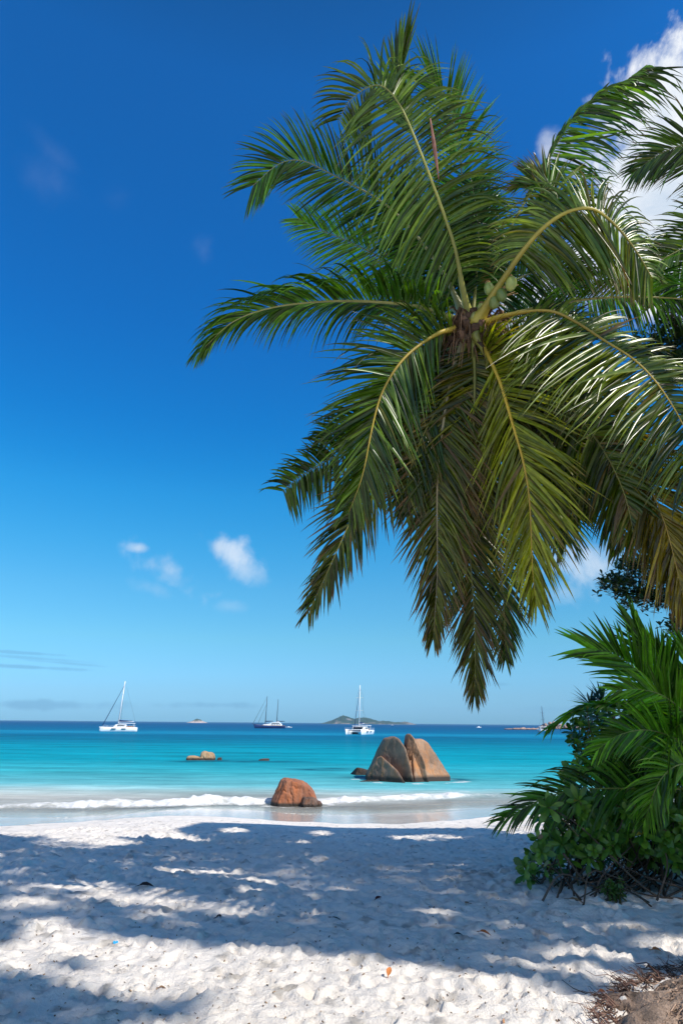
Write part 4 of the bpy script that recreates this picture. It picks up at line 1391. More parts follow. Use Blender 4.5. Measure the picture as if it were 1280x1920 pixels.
FR = [
    # tall frond arching up and left, long hanging leaflets on its left
    dict(p=[(880, 600, 0), (866, 540, -.10), (851, 460, -.2), (820, 365, -.3), (778, 262, -.35), (742, 190, -.32), (706, 162, -.25), (660, 186, -.15), (636, 226, -.05)], L=1.12, lens=(1.0, .84), off=(56, 2), droop=.70, a0=84, a1=44, vee=-4, n=105, start=.16, face=1, g1=(0.045, 0.075, 0.016), g2=(0.1, 0.13, 0.035), tip=.10, stalk=(.34, .33, .07), lit=0.55),
    # spiky bunch standing behind its top
    dict(p=[(872, 590, .3), (850, 480, .5), (815, 360, .65), (770, 250, .7), (745, 180, .7), (750, 120, .65)], L=0.8, droop=0.0, a0=24, a1=3, vee=0, n=30, start=0.74, W=.06, face=-1, g1=(.04, .07, .012), g2=(.13, .16, .02), tip=.1, taper=.9, lens=(1, .8)),
    # upright back frond
    dict(p=[(876, 590, .4), (872, 470, .75), (866, 350, .95), (856, 262, 1.0), (838, 185, .95), (805, 146, .85)], L=0.74, droop=.12, a0=70, a1=22, vee=4, n=105, W=.030, face=-1, g1=(.05, .11, .015), g2=(.09, .17, .02), tip=.10, taper=.75),
    # left upper frond
    dict(p=[(866, 585, .1), (830, 510, .15), (770, 430, .15), (705, 372, .1), (625, 328, .05), (566, 303, 0), (520, 309, -.05), (474, 346, -.1)], L=.70, droop=0.28, a0=74, a1=26, vee=2, n=98, W=.034, face=-1, tip=.12, g1=(.025, .06, .012), g2=(.06, .115, .02), taper=.55, stalk=(.30, .30, .12), lit=0.3),
    # back left tip
    dict(p=[(866, 590, .5), (800, 540, 1.0), (720, 485, 1.3), (650, 452, 1.5), (600, 432, 1.55), (556, 407, 1.55)], L=.72, droop=.2, a0=60, a1=26, vee=0, n=75, start=.3, face=-1, W=.03, g1=(.07, .15, .015), g2=(.11, .20, .025), tip=.08),
    # left horizontal draped frond
    dict(p=[(862, 605, 0), (830, 590, -.1), (780, 574, -.2), (700, 566, -.3), (600, 566, -.35), (510, 576, -.35), (440, 602, -.3), (384, 652, -.25)], L=.86, droop=1.9, a0=72, a1=16, vee=24, n=110, start=.08, W=.038, g1=(.028, .07, .012), g2=(.07, .125, .022), tip=.12, stalk=(.38, .37, .12)),
    # big lower left frond
    dict(p=[(862, 614, -.1), (815, 628, -.35), (760, 668, -.6), (722, 728, -.75), (697, 805, -.85), (676, 895, -.85), (655, 960, -.8)], L=.78, droop=.25, a0=66, a1=26, vee=-6, n=100, start=.05, W=.035, face=1, g1=DG1, g2=(.06, .095, .018), tip=.15, brown=.04, stalk=(.48, .34, .05), lit=-0.2),
    dict(p=[(868, 620, .1), (835, 690, -.15), (785, 780, -.35), (720, 880, -.45), (668, 960, -.45), (622, 1050, -.4), (578, 1150, -.3)], L=.64, droop=.25, a0=58, a1=16, vee=-4, n=100, start=.2, W=.033, face=1, g1=DG1, g2=OG2, tip=.3, brown=.16, stalk=(.32, .28, .06), lit=-0.3),
    # lower left, tip to the left
    dict(p=[(862, 620, .2), (800, 700, .25), (730, 778, .3), (660, 838, .3), (600, 872, .3), (560, 896, .3), (530, 922, .3)], L=.50, lens=(1, .75), droop=.45, a0=82, a1=62, vee=0, n=80, start=.2, W=.036, face=1, g1=(.022, .05, .01), g2=(.055, .095, .018), tip=.12, taper=.8),
    dict(p=[(866, 620, .4), (800, 690, .6), (720, 760, .8), (650, 800, .9), (590, 828, .95)], L=.5, droop=.2, a0=62, a1=40, vee=0, n=50, start=.3, face=1, W=.036, g1=(.02, .045, .01), g2=DG2, tip=.1, jit=2.2),
    # hanging down the middle left
    dict(p=[(874, 622, -.1), (850, 690, -.35), (832, 780, -.5), (822, 880, -.55), (819, 980, -.5), (817, 1080, -.4), (813, 1196, -.3)], L=.70, droop=.25, a0=60, a1=14, vee=-2, n=115, start=.2, W=.032, face=1, g1=OG1, g2=OG2, tip=.42, brown=.15, stalk=(.30, .25, .14), lit=-0.25),
    # hanging down the middle right, yellow green
    dict(p=[(893, 622, -.15), (915, 665, -.5), (943, 725, -.75), (966, 820, -.9), (988, 925, -.95), (1000, 1020, -.9), (1004, 1130, -.8)], L=.86, droop=.2, a0=64, a1=15, vee=-2, n=118, start=.05, W=.034, face=1, g1=(.10, .125, .015), g2=(.18, .185, .024), tip=.18, brown=.10, stalk=(.55, .37, .04), lit=-0.55),
    # lowest hanging tips
    dict(p=[(878, 624, .1), (872, 740, .0), (872, 880, -.05), (880, 1020, .0), (888, 1150, .05), (889, 1298, .1)], L=0.66, droop=.22, a0=56, a1=14, vee=0, n=105, start=.38, W=.032, face=1, g1=OG1, g2=OG2, tip=.35, brown=.12, lit=-0.2),
    dict(p=[(885, 624, .4), (905, 760, .5), (925, 900, .6), (938, 1040, .65), (943, 1140, .65), (948, 1238, .65)], L=.62, droop=.2, a0=60, a1=16, vee=0, n=80, start=.4, W=.032, face=1, g1=DG1, g2=(.06, .10, .02), tip=.15),
    # fillers between the hanging fronds
    dict(p=[(880, 622, .2), (860, 720, .2), (842, 830, .25), (850, 950, .3), (870, 1060, .3)], L=.9, droop=.25, a0=62, a1=18, vee=0, n=85, start=.1, face=1, g1=DG1, g2=OG2, tip=.3, brown=.2),
    dict(p=[(890, 622, .15), (930, 700, .25), (985, 800, .3), (1030, 910, .35), (1060, 1010, .35)], L=.95, droop=.3, a0=62, a1=20, vee=0, n=90, start=.1, face=1, g1=DG1, g2=DG2, tip=.2, brown=.06),
    dict(p=[(884, 624, -.2), (890, 700, -.45), (886, 790, -.55), (880, 880, -.5), (900, 980, -.4)], L=.85, lens=(1.1, .8), droop=.2, a0=70, a1=24, vee=0, n=75, start=.1, face=1, g1=OG1, g2=(.13, .12, .02), tip=.25, brown=.12),
    dict(p=[(868, 618, .15), (820, 660, .1), (780, 710, .1), (748, 780, .15), (735, 850, .15)], L=.62, droop=.35, a0=70, a1=24, vee=0, n=75, start=.1, face=1, g1=(.02, .05, .01), g2=DG2, tip=.12),
    # along the trunk
    dict(p=[(900, 625, -.1), (985, 690, -.25), (1060, 770, -.5), (1115, 850, -.75), (1150, 940, -.9), (1165, 1020, -.95)], L=.72, droop=.35, a0=80, a1=30, vee=0, n=90, start=.12, face=1, g1=(.02, .045, .01), g2=(.06, .075, .015), tip=.15, brown=.1),
    dict(p=[(900, 622, .3), (980, 680, .45), (1060, 745, .6), (1130, 830, .7), (1160, 920, .7)], L=.9, droop=.4, a0=70, a1=26, vee=0, n=90, start=.12, face=1, g1=(.02, .045, .01), g2=DG2, tip=.12),
    dict(p=[(898, 618, .2), (960, 650, .2), (1040, 710, -.1), (1130, 790, -.7), (1195, 880, -1.2), (1238, 970, -1.5), (1280, 1130, -1.7)], L=.72, droop=.2, a0=52, a1=16, vee=0, n=100, start=.55, W=.032, face=1, lit=-.3, g1=(.075, .062, .012), g2=(.15, .11, .02), tip=.3, brown=.25, stalk=(.42, .28, .05)),
    dict(p=[(905, 622, -.3), (985, 680, -.6), (1060, 750, -.85), (1120, 830, -1.1), (1170, 925, -1.3), (1190, 1010, -1.35)], L=.66, droop=.3, a0=78, a1=30, vee=0, n=95, start=.10, W=.042, face=1, lit=-.2, g1=(.018, .042, .008), g2=(.055, .075, .014), tip=.15, brown=.08, jit=1.8),
    dict(p=[(890, 628, -.3), (930, 700, -.5), (985, 790, -.6), (1045, 880, -.65), (1085, 960, -.6)], L=.7, droop=.3, a0=74, a1=26, vee=0, n=90, start=.06, W=.040, face=1, lit=-.3, g1=(.02, .045, .008), g2=(.07, .09, .014), tip=.2, brown=.1, jit=1.8),
    dict(p=[(874, 630, -.2), (850, 720, -.4), (800, 800, -.5), (770, 880, -.5), (760, 960, -.45)], L=.62, droop=.3, a0=70, a1=26, vee=0, n=85, start=.06, W=.038, face=1, lit=-.3, g1=(.016, .042, .008), g2=(.05, .075, .012), tip=.2, brown=.08, jit=1.8),
    # right glossy frond
    dict(p=[(892, 612, -.2), (945, 592, -.5), (1022, 584, -.85), (1073, 601, -1.0), (1131, 636, -1.2), (1190, 677, -1.4), (1241, 735, -1.55), (1290, 812, -1.65), (1330, 920, -1.65)], L=.95, lens=(.5, 1.1), droop=.2, a0=98, a1=60, vee=-4, n=125, start=.22, W=.038, face=1, lit=1.0, g1=(.05, .075, .022), g2=(.085, .105, .03), tip=.08, brown=.04, stalk=(.48, .33, .05)),
    # right horizontal frond with hanging curtain
    dict(p=[(895, 608, .15), (935, 598, .2), (978, 584, .25), (1035, 571, .3), (1120, 560, .4), (1210, 556, .45), (1300, 566, .5), (1380, 600, .55)], L=.85, droop=2.0, a0=70, a1=26, vee=20, n=100, start=.24, W=.038, tip=.1, stalk=(.30, .28, .06), r0=.036),
    # right upper frond with broken bend
    dict(p=[(893, 606, -.25), (915, 570, -.4), (942, 525, -.55), (980, 470, -.7), (1022, 424, -.8), (1066, 396, -.85), (1108, 392, -.85), (1148, 420, -.8), (1188, 466, -.75), (1222, 520, -.7)], L=.88, lens=(.62, 1.05), off=(46, 6), droop=.75, a0=86, a1=34, vee=-4, n=112, start=.30, W=.036, face=1, lit=.9, g1=(.05, .08, .022), g2=(.11, .12, .04), tip=.2, brown=.08, r0=.046, stalk=(.38, .31, .05)),
    dict(p=[(893, 606, -.15), (922, 560, -.3), (960, 490, -.4), (1010, 420, -.5), (1045, 375, -.5), (1025, 345, -.45), (985, 330, -.4)], L=.55, droop=.25, a0=66, a1=30, vee=0, n=60, start=.62, W=.034, face=1, lit=.7, g1=GG1, g2=(.11, .12, .04), tip=.25, brown=.1, r0=.02),
    # tall frond up right
    dict(p=[(890, 604, .3), (925, 500, .45), (970, 400, .6), (1016, 322, .7), (1054, 256, .75), (1093, 205, .8), (1130, 172, .8), (1170, 152, .8), (1205, 128, .8)], L=.85, lens=(1.0, .3), off=(34, -42), droop=.7, a0=62, a1=10, vee=-8, n=90, start=.42, W=.042, face=-1, g1=(.022, .055, .012), g2=(.07, .125, .02), tip=.15, taper=.7, jit=1.6),
    # upper right of the centre, short dark
    dict(p=[(884, 600, .2), (892, 530, .3), (896, 460, .4), (892, 400, .45), (884, 340, .5)], L=.55, droop=.1, a0=78, a1=34, vee=0, n=75, start=.1, face=-1, g1=(.02, .055, .01), g2=(.05, .11, .018), tip=.1),
    dict(p=[(888, 602, .35), (925, 555, .5), (975, 520, .6), (1040, 505, .7), (1100, 520, .75)], L=.62, droop=.5, a0=72, a1=30, vee=0, n=70, start=.2, face=-1, g1=DG1, g2=DG2),
    dict(p=[(872, 590, .25), (830, 510, .4), (795, 450, .5), (765, 400, .6), (735, 360, .65)], L=.72, droop=.45, a0=76, a1=34, vee=0, n=85, start=.1, face=-1, g1=(.015, .04, .008), g2=(.035, .07, .013)),
    # behind the heart, leaning away
    dict(p=[(885, 600, .4), (905, 500, 1.2), (918, 420, 2.0), (912, 360, 2.6)], L=.75, droop=.2, a0=74, a1=30, vee=0, n=75, start=.15, face=-1, g1=(.02, .055, .01), g2=(.05, .11, .018), tip=.1),
    dict(p=[(880, 605, .4), (820, 562, 1.2), (760, 540, 2.0), (700, 548, 2.6)], L=.75, droop=.5, a0=74, a1=30, vee=0, n=75, start=.15, face=-1, g1=DG1, g2=DG2, tip=.1),
    dict(p=[(890, 610, .4), (960, 604, 1.2), (1040, 604, 2.0), (1110, 640, 2.5)], L=.75, droop=.5, a0=74, a1=30, vee=0, n=75, start=.25, face=-1, g1=DG1, g2=DG2, tip=.1),
    dict(p=[(880, 622, .5), (858, 700, 1.0), (850, 800, 1.4), (852, 910, 1.5)], L=.8, droop=.3, a0=66, a1=22, vee=0, n=75, start=.12, face=1, g1=DG1, g2=OG2, tip=.2, brown=.1),
    dict(p=[(890, 622, .5), (960, 720, .9), (1020, 830, 1.2), (1050, 950, 1.3)], L=.8, droop=.3, a0=66, a1=22, vee=0, n=75, start=.12, face=1, g1=DG1, g2=DG2, tip=.2),
]
for q, f in enumerate(FR):
    f = dict(f)
    low_ = f['p'][-1][1] > 700
    f['n'] = int(f.get('n', 88) * (1.6 if low_ else 1.35))
    f['W'] = f.get('W', .036) * (.86 if low_ else .80)
    if low_: f['jit'] = 1.5
    f['warm'] = 1.0 if f['p'][-1][1] > 700 else (0.6 if q in (0, 23, 24) else 0.0)
    if f.get('face'): f['droop'] = f.get('droop', .45) * 1.55 + .08
    pts = F_(f.pop('p'))
    frond(palm, pts, seed=q * 7 + 3, **f)

# fibrous heart of the crown
mb = MB()
fr = np.random.default_rng(4)
cC = at(885, 628, TC - .05)
for q in range(230):
    a = fr.random() * 2 * math.pi
    d = norm(np.array((math.cos(a), math.sin(a) * .8, fr.uniform(-.7, .5))))
    p0 = cC + d * fr.uniform(.04, .22) + np.array((fr.uniform(-.12, .12), fr.uniform(-.1, .1), fr.uniform(-.22, .16)))
    ln = fr.uniform(.08, .34)
    p1 = p0 + d * ln * .5 + np.array((0, 0, .05)); p2 = p0 + d * ln + np.array((0, 0, -.12 - .2 * fr.random()))
    c = np.array((.20, .115, .065)) * fr.uniform(.25, 1.4)
    tube(mb, [p0, p1, p2], [.012 * fr.uniform(.5, 1.8), .003], c, 4, m=6)
mb.build('crown_fibre', M_FIBRE, palm)
mb = MB()
for q in range(44):
    a = fr.random() * 2 * math.pi
    d = norm(np.array((math.cos(a), math.sin(a), fr.uniform(-.2, .6))))
    p0 = cC + d * .05 + np.array((.03 * q / 26, 0, -.25 * fr.random()))
    tube(mb, [p0, p0 + d * .12, p0 + d * .26 + np.array((0, 0, .06))], [.10, .075, .035], np.array((.15, .09, .06)) * fr.uniform(.4, 1.3), 7, m=6, flat=.5)
# old flower stalk with dark sheath below the heart
for q in range(9):
    p0 = at(895 + 3 * q, 640 + 2 * q, TC - .35); p1 = at(920 + 6 * q, 665 + 3 * q, TC - .5); p2 = at(925 + 5 * q, 700 + 3 * q, TC - .55)
    tube(mb, [p0, p1, p2], [.02, .014, .006], np.array((.07, .05, .045)) * fr.uniform(.5, 1.6), 5, m=6)
mb.build('leaf_base', M_FIBRE, palm)
mb = MB()
for (p, w) in (([(990, 1, 0)], 0),):
    pass
tube(mb, [at(806, 222, TC - .45), at(812, 262, TC - .42), at(822, 336, TC - .38)], [.006, .022, .004], (.36, .17, .13), 6, m=10)
mb.build('spear_leaf', M_DRY, palm)


def coconut(p, s, c, tilt):
    V, Fc = ico(3)
    P = V * np.array((.78, .78, 1.08))
    ang = np.arctan2(P[:, 1], P[:, 0])
    P[:, :2] *= (1 + .05 * np.cos(3 * ang) * (1 - V[:, 2] ** 2))[:, None]
    P[:, 2] += .12 * np.clip(-V[:, 2], 0, 1) ** 3 * -1
    rx_ = R(tilt)
    P = np.stack((P[:, 0] * math.cos(rx_) + P[:, 2] * math.sin(rx_), P[:, 1], -P[:, 0] * math.sin(rx_) + P[:, 2] * math.cos(rx_)), -1)
    cc = np.array(c)[None] * (1 - .25 * np.clip(V[:, 2] - .7, 0, 1)[:, None] * 2)
    mb = MB(); mb.add(P * s + p, Fc, cc)
    o = mb.build('coconut', M_NUT, palm)
    mb = MB(); tube(mb, [p + np.array((0, 0, s * .95)), p + np.array((-.02, .02, s * 1.3))], [.03, .02], (.25, .16, .07), 6)
    mb.build('stem_cap', M_FIBRE, o)


for (x, y, dt, s, c, tl) in ((957, 531, -.55, .074, (.33, .36, .09), 8), (939, 552, -.5, .070, (.13, .18, .04), -10), (926, 566, -.45, .070, (.17, .21, .05), 12), (916, 541, -.4, .064, (.24, .30, .08), -4), (904, 580, -.30, .066, (.37, .38, .12), -15), (960, 668, -.55, .05, (.50, .44, .14), 60), (989, 672, -.5, .045, (.30, .30, .10), 20), (889, 594, -.28, .055, (.30, .30, .10), 25)):
    coconut(at(x, y, TC + dt), s, c, tl)
mb = MB()
for q in range(16):
    x, y = fr.uniform(905, 975), fr.uniform(520, 610)
    p0 = at(905, 598, TC - .1)
    tube(mb, [p0, at((905 + x) / 2 + fr.uniform(-8, 8), (598 + y) / 2 - 14, TC - .15), at(x, y, TC - .12 + fr.uniform(-.1, .15))], [.010, .004], np.array((.34, .22, .10)) * fr.uniform(.6, 1.2), 4, m=7)
mb.build('fruit_stalk', M_FIBRE, palm)

# root boss of the palm: a mound of packed earth and cut roots, bottom right
mb = MB()
mc = np.array((3.02, 4.15, 1.60))
n_, k_ = 90, 160
U, A = np.meshgrid(np.linspace(0, 1, n_), np.linspace(0, 2 * math.pi, k_, endpoint=False), indexing='ij')
RX = 1.60 * (1 + 0.05 * np.sin(A * 5 + 1) + 0.035 * np.sin(A * 11) + .02 * np.sin(A * 23))
rad = U
hgt = 0.32 * (1 - rad ** 1.7)
MX = mc[0] + RX * rad * np.cos(A) * 0.98; MY = mc[1] + RX * rad * np.sin(A) * 1.0
MZ0 = 1.62 + hgt - 0.05 * rad ** 6
MZ = MZ0 + 0.035 * lattice(MX, MY, .3, 61) + 0.022 * lattice(MX, MY, .11, 62) + .014 * lattice(MX, MY, .05, 63) + .008 * lattice(MX, MY, .025, 64)
soil = np.array((0.31, 0.225, 0.17))
g = (1 + .25 * lattice(MX, MY, .14, 65) + .2 * lattice(MX, MY, .05, 66))
dk = np.clip((lattice(MX, MY, .09, 67) - .45) * 3, 0, 1)
cm = soil[None, None] * g[..., None] * (1 - dk[..., None] * .65)
cm = cm * (1 - .35 * np.clip((rad - .82) / .18, 0, 1)[..., None] * np.array((.8, 1.0, 1.1)))
i, j = np.meshgrid(np.arange(n_ - 1), np.arange(k_), indexing='ij')
j2 = (j + 1) % k_
F = np.stack((i * k_ + j, (i + 1) * k_ + j, (i + 1) * k_ + j2, i * k_ + j2), -1).reshape(-1, 4)
mb.add(np.stack((MX, MY, MZ), -1).reshape(-1, 3), F, cm.reshape(-1, 3))
M_SOIL = col_mat('root_soil', 0.95, 0.05, 0.3, 45, 0.8, 0.02)
mb.build('root_mound', M_SOIL, palm)
mb = MB()


def mound_z(x_, y_):
    ur = min(math.hypot(x_ - mc[0], y_ - mc[1]) / 1.60, 1)
    return max(1.62 + .32 * (1 - ur ** 1.7) - .05 * ur ** 6, float(ground_z(x_, y_)))


for q in range(2300):
    a = fr.uniform(1.4, 4.3)
    rim = q < 620
    if rim:                      # the frayed lip
        r_ = 1.60 * fr.uniform(.90, 1.0); ln = fr.uniform(.05, .20) * (2.0 if fr.random() < .06 else 1); sw = fr.uniform(-1.0, 1.0)
    else:                        # cut roots bedded in the slope
        r_ = 1.60 * fr.uniform(.35, .97); ln = fr.uniform(.04, .16); sw = fr.uniform(.6, 2.2)
    P = []
    k_r = fr.uniform(-.01, .05) if rim else fr.uniform(-.01, .01)
    for s_ in np.linspace(0, 1, 6):
        rr_ = r_ + s_ * ln * math.cos(sw); aa = a + s_ * ln * math.sin(sw) / r_
        x_, y_ = mc[0] + rr_ * math.cos(aa), mc[1] + rr_ * math.sin(aa)
        P.append((x_ + fr.normal() * .008, y_ + fr.normal() * .008, mound_z(x_, y_) + .008 + s_ * k_r + .006 * fr.normal()))
    tube(mb, P, [fr.uniform(.003, .007) if rim else fr.uniform(.002, .006), .0015], (np.array((.17, .10, .075)) * fr.uniform(.25, 1.6)) if rim else np.array((.33, .23, .17)) * fr.uniform(.25, 1.3), 4, cap=False)
mb.build('root', M_FIBRE, palm)

# second palm, mostly outside the frame at the right
T2 = 8.6
p2 = empty('coconut_palm', (7.6, 8.2, 1.55))
tag(p2, 'second coconut palm at the right edge, only a few frond tips in view', 'palm tree')
mb = MB()
c2 = at(1480, 400, T2)
tp2 = [np.array((7.6, 8.2, 1.4)), np.array((7.5, 8.2, 3.5)), np.array((c2[0] + .5, c2[1] + .1, c2[2] - 2.5)), c2]
S2 = catmull(tp2, 120)
ring = (np.linspace(0, 1, 120) * 40) % 1
tube(mb, S2, np.interp(np.linspace(0, 1, 120), (0, .1, 1), (.24, .15, .11)) * (1 + .08 * (1 - ring) ** 2), np.array((.2, .16, .13))[None] * (.6 + .6 * ring)[:, None], 14)
mb.build('trunk', M_BARK, p2)
FR2 = [
    dict(p=[(1480, 400, 0), (1420, 330, 0), (1350, 280, -.05), (1290, 272, -.1), (1235, 288, -.1), (1190, 320, -.1)], L=.85, droop=.45, a0=62, a1=16, vee=0, face=-1, n=85, W=.03, g1=(.03, .05, .015), g2=(.06, .085, .02), tip=.25, brown=.05),
    dict(p=[(1480, 405, 0), (1420, 400, -.2), (1340, 425, -.35), (1280, 465, -.45), (1230, 495, -.5), (1208, 540, -.5)], L=.8, droop=.6, a0=64, a1=24, vee=0, face=-1, n=85, W=.03, g1=(.03, .055, .015), g2=(.07, .09, .02), tip=.2),
    dict(p=[(1480, 405, .3), (1410, 420, .4), (1330, 460, .5), (1270, 510, .5), (1230, 570, .5)], L=.8, droop=.5, a0=60, a1=24, vee=0, face=-1, n=80, W=.03, g1=DG1, g2=DG2),
    dict(p=[(1480, 395, .2), (1470, 300, .3), (1440, 200, .4), (1400, 120, .4), (1350, 80, .4)], L=.8, droop=.3, a0=60, a1=20, vee=5, n=75),
    dict(p=[(1485, 395, .2), (1540, 300, .3), (1610, 240, .4), (1690, 250, .4), (1750, 310, .4)], L=.8, droop=.5, a0=60, a1=20, vee=5, n=75),
    dict(p=[(1485, 400, .0), (1560, 380, -.2), (1650, 400, -.4), (1730, 470, -.5), (1770, 560, -.5)], L=.8, droop=.6, a0=60, a1=20, vee=5, n=75),
    dict(p=[(1485, 410, -.1), (1530, 470, -.4), (1560, 570, -.6), (1570, 700, -.6)], L=.8, droop=.5, a0=60, a1=20, vee=5, n=75),
    dict(p=[(1480, 410, .2), (1440, 480, .3), (1410, 580, .4), (1400, 690, .4)], L=.8, droop=.5, a0=60, a1=20, vee=5, n=75),
]
for q, f in enumerate(FR2):
    f = dict(f); pts = [at(x, y, T2 + dt) for x, y, dt in f.pop('p')]
    frond(p2, pts, seed=500 + q, **f)

# young palm in the shrubs
TY = 7.9
yb = onground(1330, 1668)
yp = empty('young_palm', tuple(yb))
tag(yp, 'young coconut palm with broad green fronds rising from the shrubs', 'palm tree')
yc = at(1330, 1470, TY)
mb = MB()
tube(mb, [yb - (0, 0, .1), (yb + yc) / 2 + (0.03, 0, 0), yc], [.12, .09, .06], (.22, .17, .09), 10, m=14)
mb.build('trunk', M_BARK, yp)
YD1, YD2 = (.038, .098, .010), (.095, .185, .020)
FY = [
    dict(p=[(1330, 1470, 0), (1300, 1400, -.05), (1276, 1352, -.1), (1238, 1302, -.15), (1188, 1252, -.2), (1150, 1226, -.2), (1100, 1214, -.2)], L=.62, droop=.12, a0=60, a1=16, face=1, vee=0, n=60, W=.045, start=.25, taper=.75, lens=(1.05, 1)),
    dict(p=[(1332, 1468, .1), (1310, 1390, .1), (1280, 1320, .1), (1245, 1262, .1), (1210, 1212, .1), (1190, 1175, .1)], L=.55, droop=.1, a0=45, a1=8, face=1, vee=0, n=55, W=.049, start=.3, taper=.8),
    dict(p=[(1330, 1480, -.2), (1285, 1478, -.35), (1225, 1482, -.5), (1150, 1478, -.6), (1080, 1480, -.65), (1010, 1500, -.65), (935, 1540, -.6)], L=.62, droop=.6, a0=60, a1=16, face=1, vee=0, n=62, W=.032, start=.12, g1=(.022, .06, .012), g2=(.05, .10, .02)),
    dict(p=[(1330, 1470, .4), (1280, 1400, .5), (1220, 1345, .5), (1160, 1324, .5), (1100, 1326, .5), (1042, 1357, .5)], L=.42, droop=.75, a0=40, a1=8, vee=10, n=45, W=.061, start=.35, taper=.8, jit=1.6),
    dict(p=[(1330, 1475, -.05), (1290, 1430, -.15), (1235, 1405, -.25), (1175, 1410, -.3), (1115, 1434, -.3)], L=.6, droop=.3, a0=60, a1=18, face=1, vee=0, n=55, W=.040, start=.15, g1=(.035, .085, .012), g2=(.08, .15, .02)),
    dict(p=[(1335, 1470, -.3), (1310, 1400, -.5), (1290, 1360, -.6), (1262, 1370, -.7), (1240, 1430, -.75), (1228, 1520, -.75)], L=.6, droop=.8, a0=55, a1=15, vee=8, n=55, W=.040, start=.25, g1=(.035, .085, .012), g2=(.08, .14, .02)),
    dict(p=[(1335, 1465, .2), (1325, 1370, .2), (1305, 1290, .2), (1290, 1220, .2)], L=.6, droop=.12, a0=50, a1=12, face=1, vee=0, n=55, W=.045, start=.3, taper=.8),
    dict(p=[(1335, 1475, -.3), (1290, 1460, -.5), (1240, 1465, -.6), (1195, 1500, -.65), (1165, 1560, -.65)], L=.55, droop=.6, a0=58, a1=18, vee=8, n=50, W=.05, start=.15),
    dict(p=[(1340, 1470, 0), (1390, 1400, 0), (1450, 1350, 0), (1520, 1340, 0), (1590, 1380, 0)], L=.6, droop=.4, a0=58, a1=18, vee=8, n=55, W=.040, start=.2),
    dict(p=[(1340, 1475, -.1), (1400, 1460, -.3), (1470, 1480, -.5), (1540, 1550, -.6)], L=.6, droop=.5, a0=58, a1=18, vee=8, n=55, W=.040, start=.2),
    dict(p=[(1335, 1450, -.3), (1295, 1400, -.55), (1225, 1372, -.75), (1160, 1380, -.85), (1118, 1405, -.85)], L=.55, droop=.35, a0=62, a1=20, vee=0, n=58, W=.034, face=1, start=.12),
    dict(p=[(1335, 1440, -.2), (1300, 1360, -.4), (1250, 1310, -.5), (1195, 1290, -.55), (1150, 1292, -.55)], L=.55, droop=.3, a0=62, a1=20, vee=0, n=58, W=.034, face=1, start=.15, g1=(.055, .125, .012), g2=(.12, .21, .02)),
    dict(p=[(1335, 1480, -.5), (1300, 1440, -.8), (1262, 1440, -.95), (1225, 1480, -1.0), (1205, 1545, -1.0)], L=.5, droop=.5, a0=58, a1=18, vee=0, n=52, W=.032, face=1, start=.12, g1=(.05, .115, .012), g2=(.11, .19, .02)),
]
for q, f in enumerate(FY):
    f = dict(dict(g1=YD1, g2=YD2, mat=M_YOUNG, tip=.06, r0=.022, stalk=(.20, .24, .05)), **f)
    pts = [at(x, y, TY + dt) for x, y, dt in f.pop('p')]
    frond(yp, pts, seed=700 + q, **f)

# ------------------------------------------------------------------ shrub
def leaf(mb, p, d, n_, L, Wd, c, fold=.18, curl=.25, obov=True):
    d = norm(d); n_ = norm(n_ - (n_ @ d) * d); b_ = np.cross(d, n_)
    s_ = np.array((0, .25, .5, .75, 1.0))
    w = np.array((.12, .45, .85, 1.0, .35)) if obov else np.array((.1, .8, 1, .7, .05))
    w = w * Wd / 2
    ce = p + d * (s_ * L)[:, None] - n_ * (curl * L * s_ ** 2)[:, None]
    up = n_ * (fold * w)[:, None]
    V = np.stack((ce - b_ * w[:, None] + up, ce, ce + b_ * w[:, None] + up), 1).reshape(-1, 3)
    ii = np.arange(4) * 3
    F = np.concatenate((np.stack((ii, ii + 1, ii + 4, ii + 3), -1), np.stack((ii + 1, ii + 2, ii + 5, ii + 4), -1)))
    mb.add(V, F, c)


def rosette(mb, p, axis, r, n_, L, Wd, c1, c2):
    axis = norm(axis)
    x_ = norm(np.cross(axis, (0.3, 0.9, 0.1))); y_ = np.cross(axis, x_)
    a = r.random() * 6.28
    for q in range(n_):
        a += 2.4 + r.normal() * .15
        el = 0.15 + 1.0 * (q / n_) + r.normal() * .12
        rad = math.cos(a) * x_ + math.sin(a) * y_
        d = rad * math.cos(el) + axis * math.sin(el)
        nn = axis * math.cos(el) - rad * math.sin(el)
        l_ = L * r.uniform(.7, 1.15) * (1 - .35 * q / n_)
        c = np.array(c1) + (np.array(c2) - np.array(c1)) * r.random()
        if r.random() < .03:
            c = np.array((.22, .19, .02)) if r.random() < .5 else np.array((.16, .10, .04))
        leaf(mb, p - axis * .05 * (1 - q / n_), d, nn, l_, Wd * l_ / L * r.uniform(.85, 1.15), c, curl=r.uniform(.0, .4))


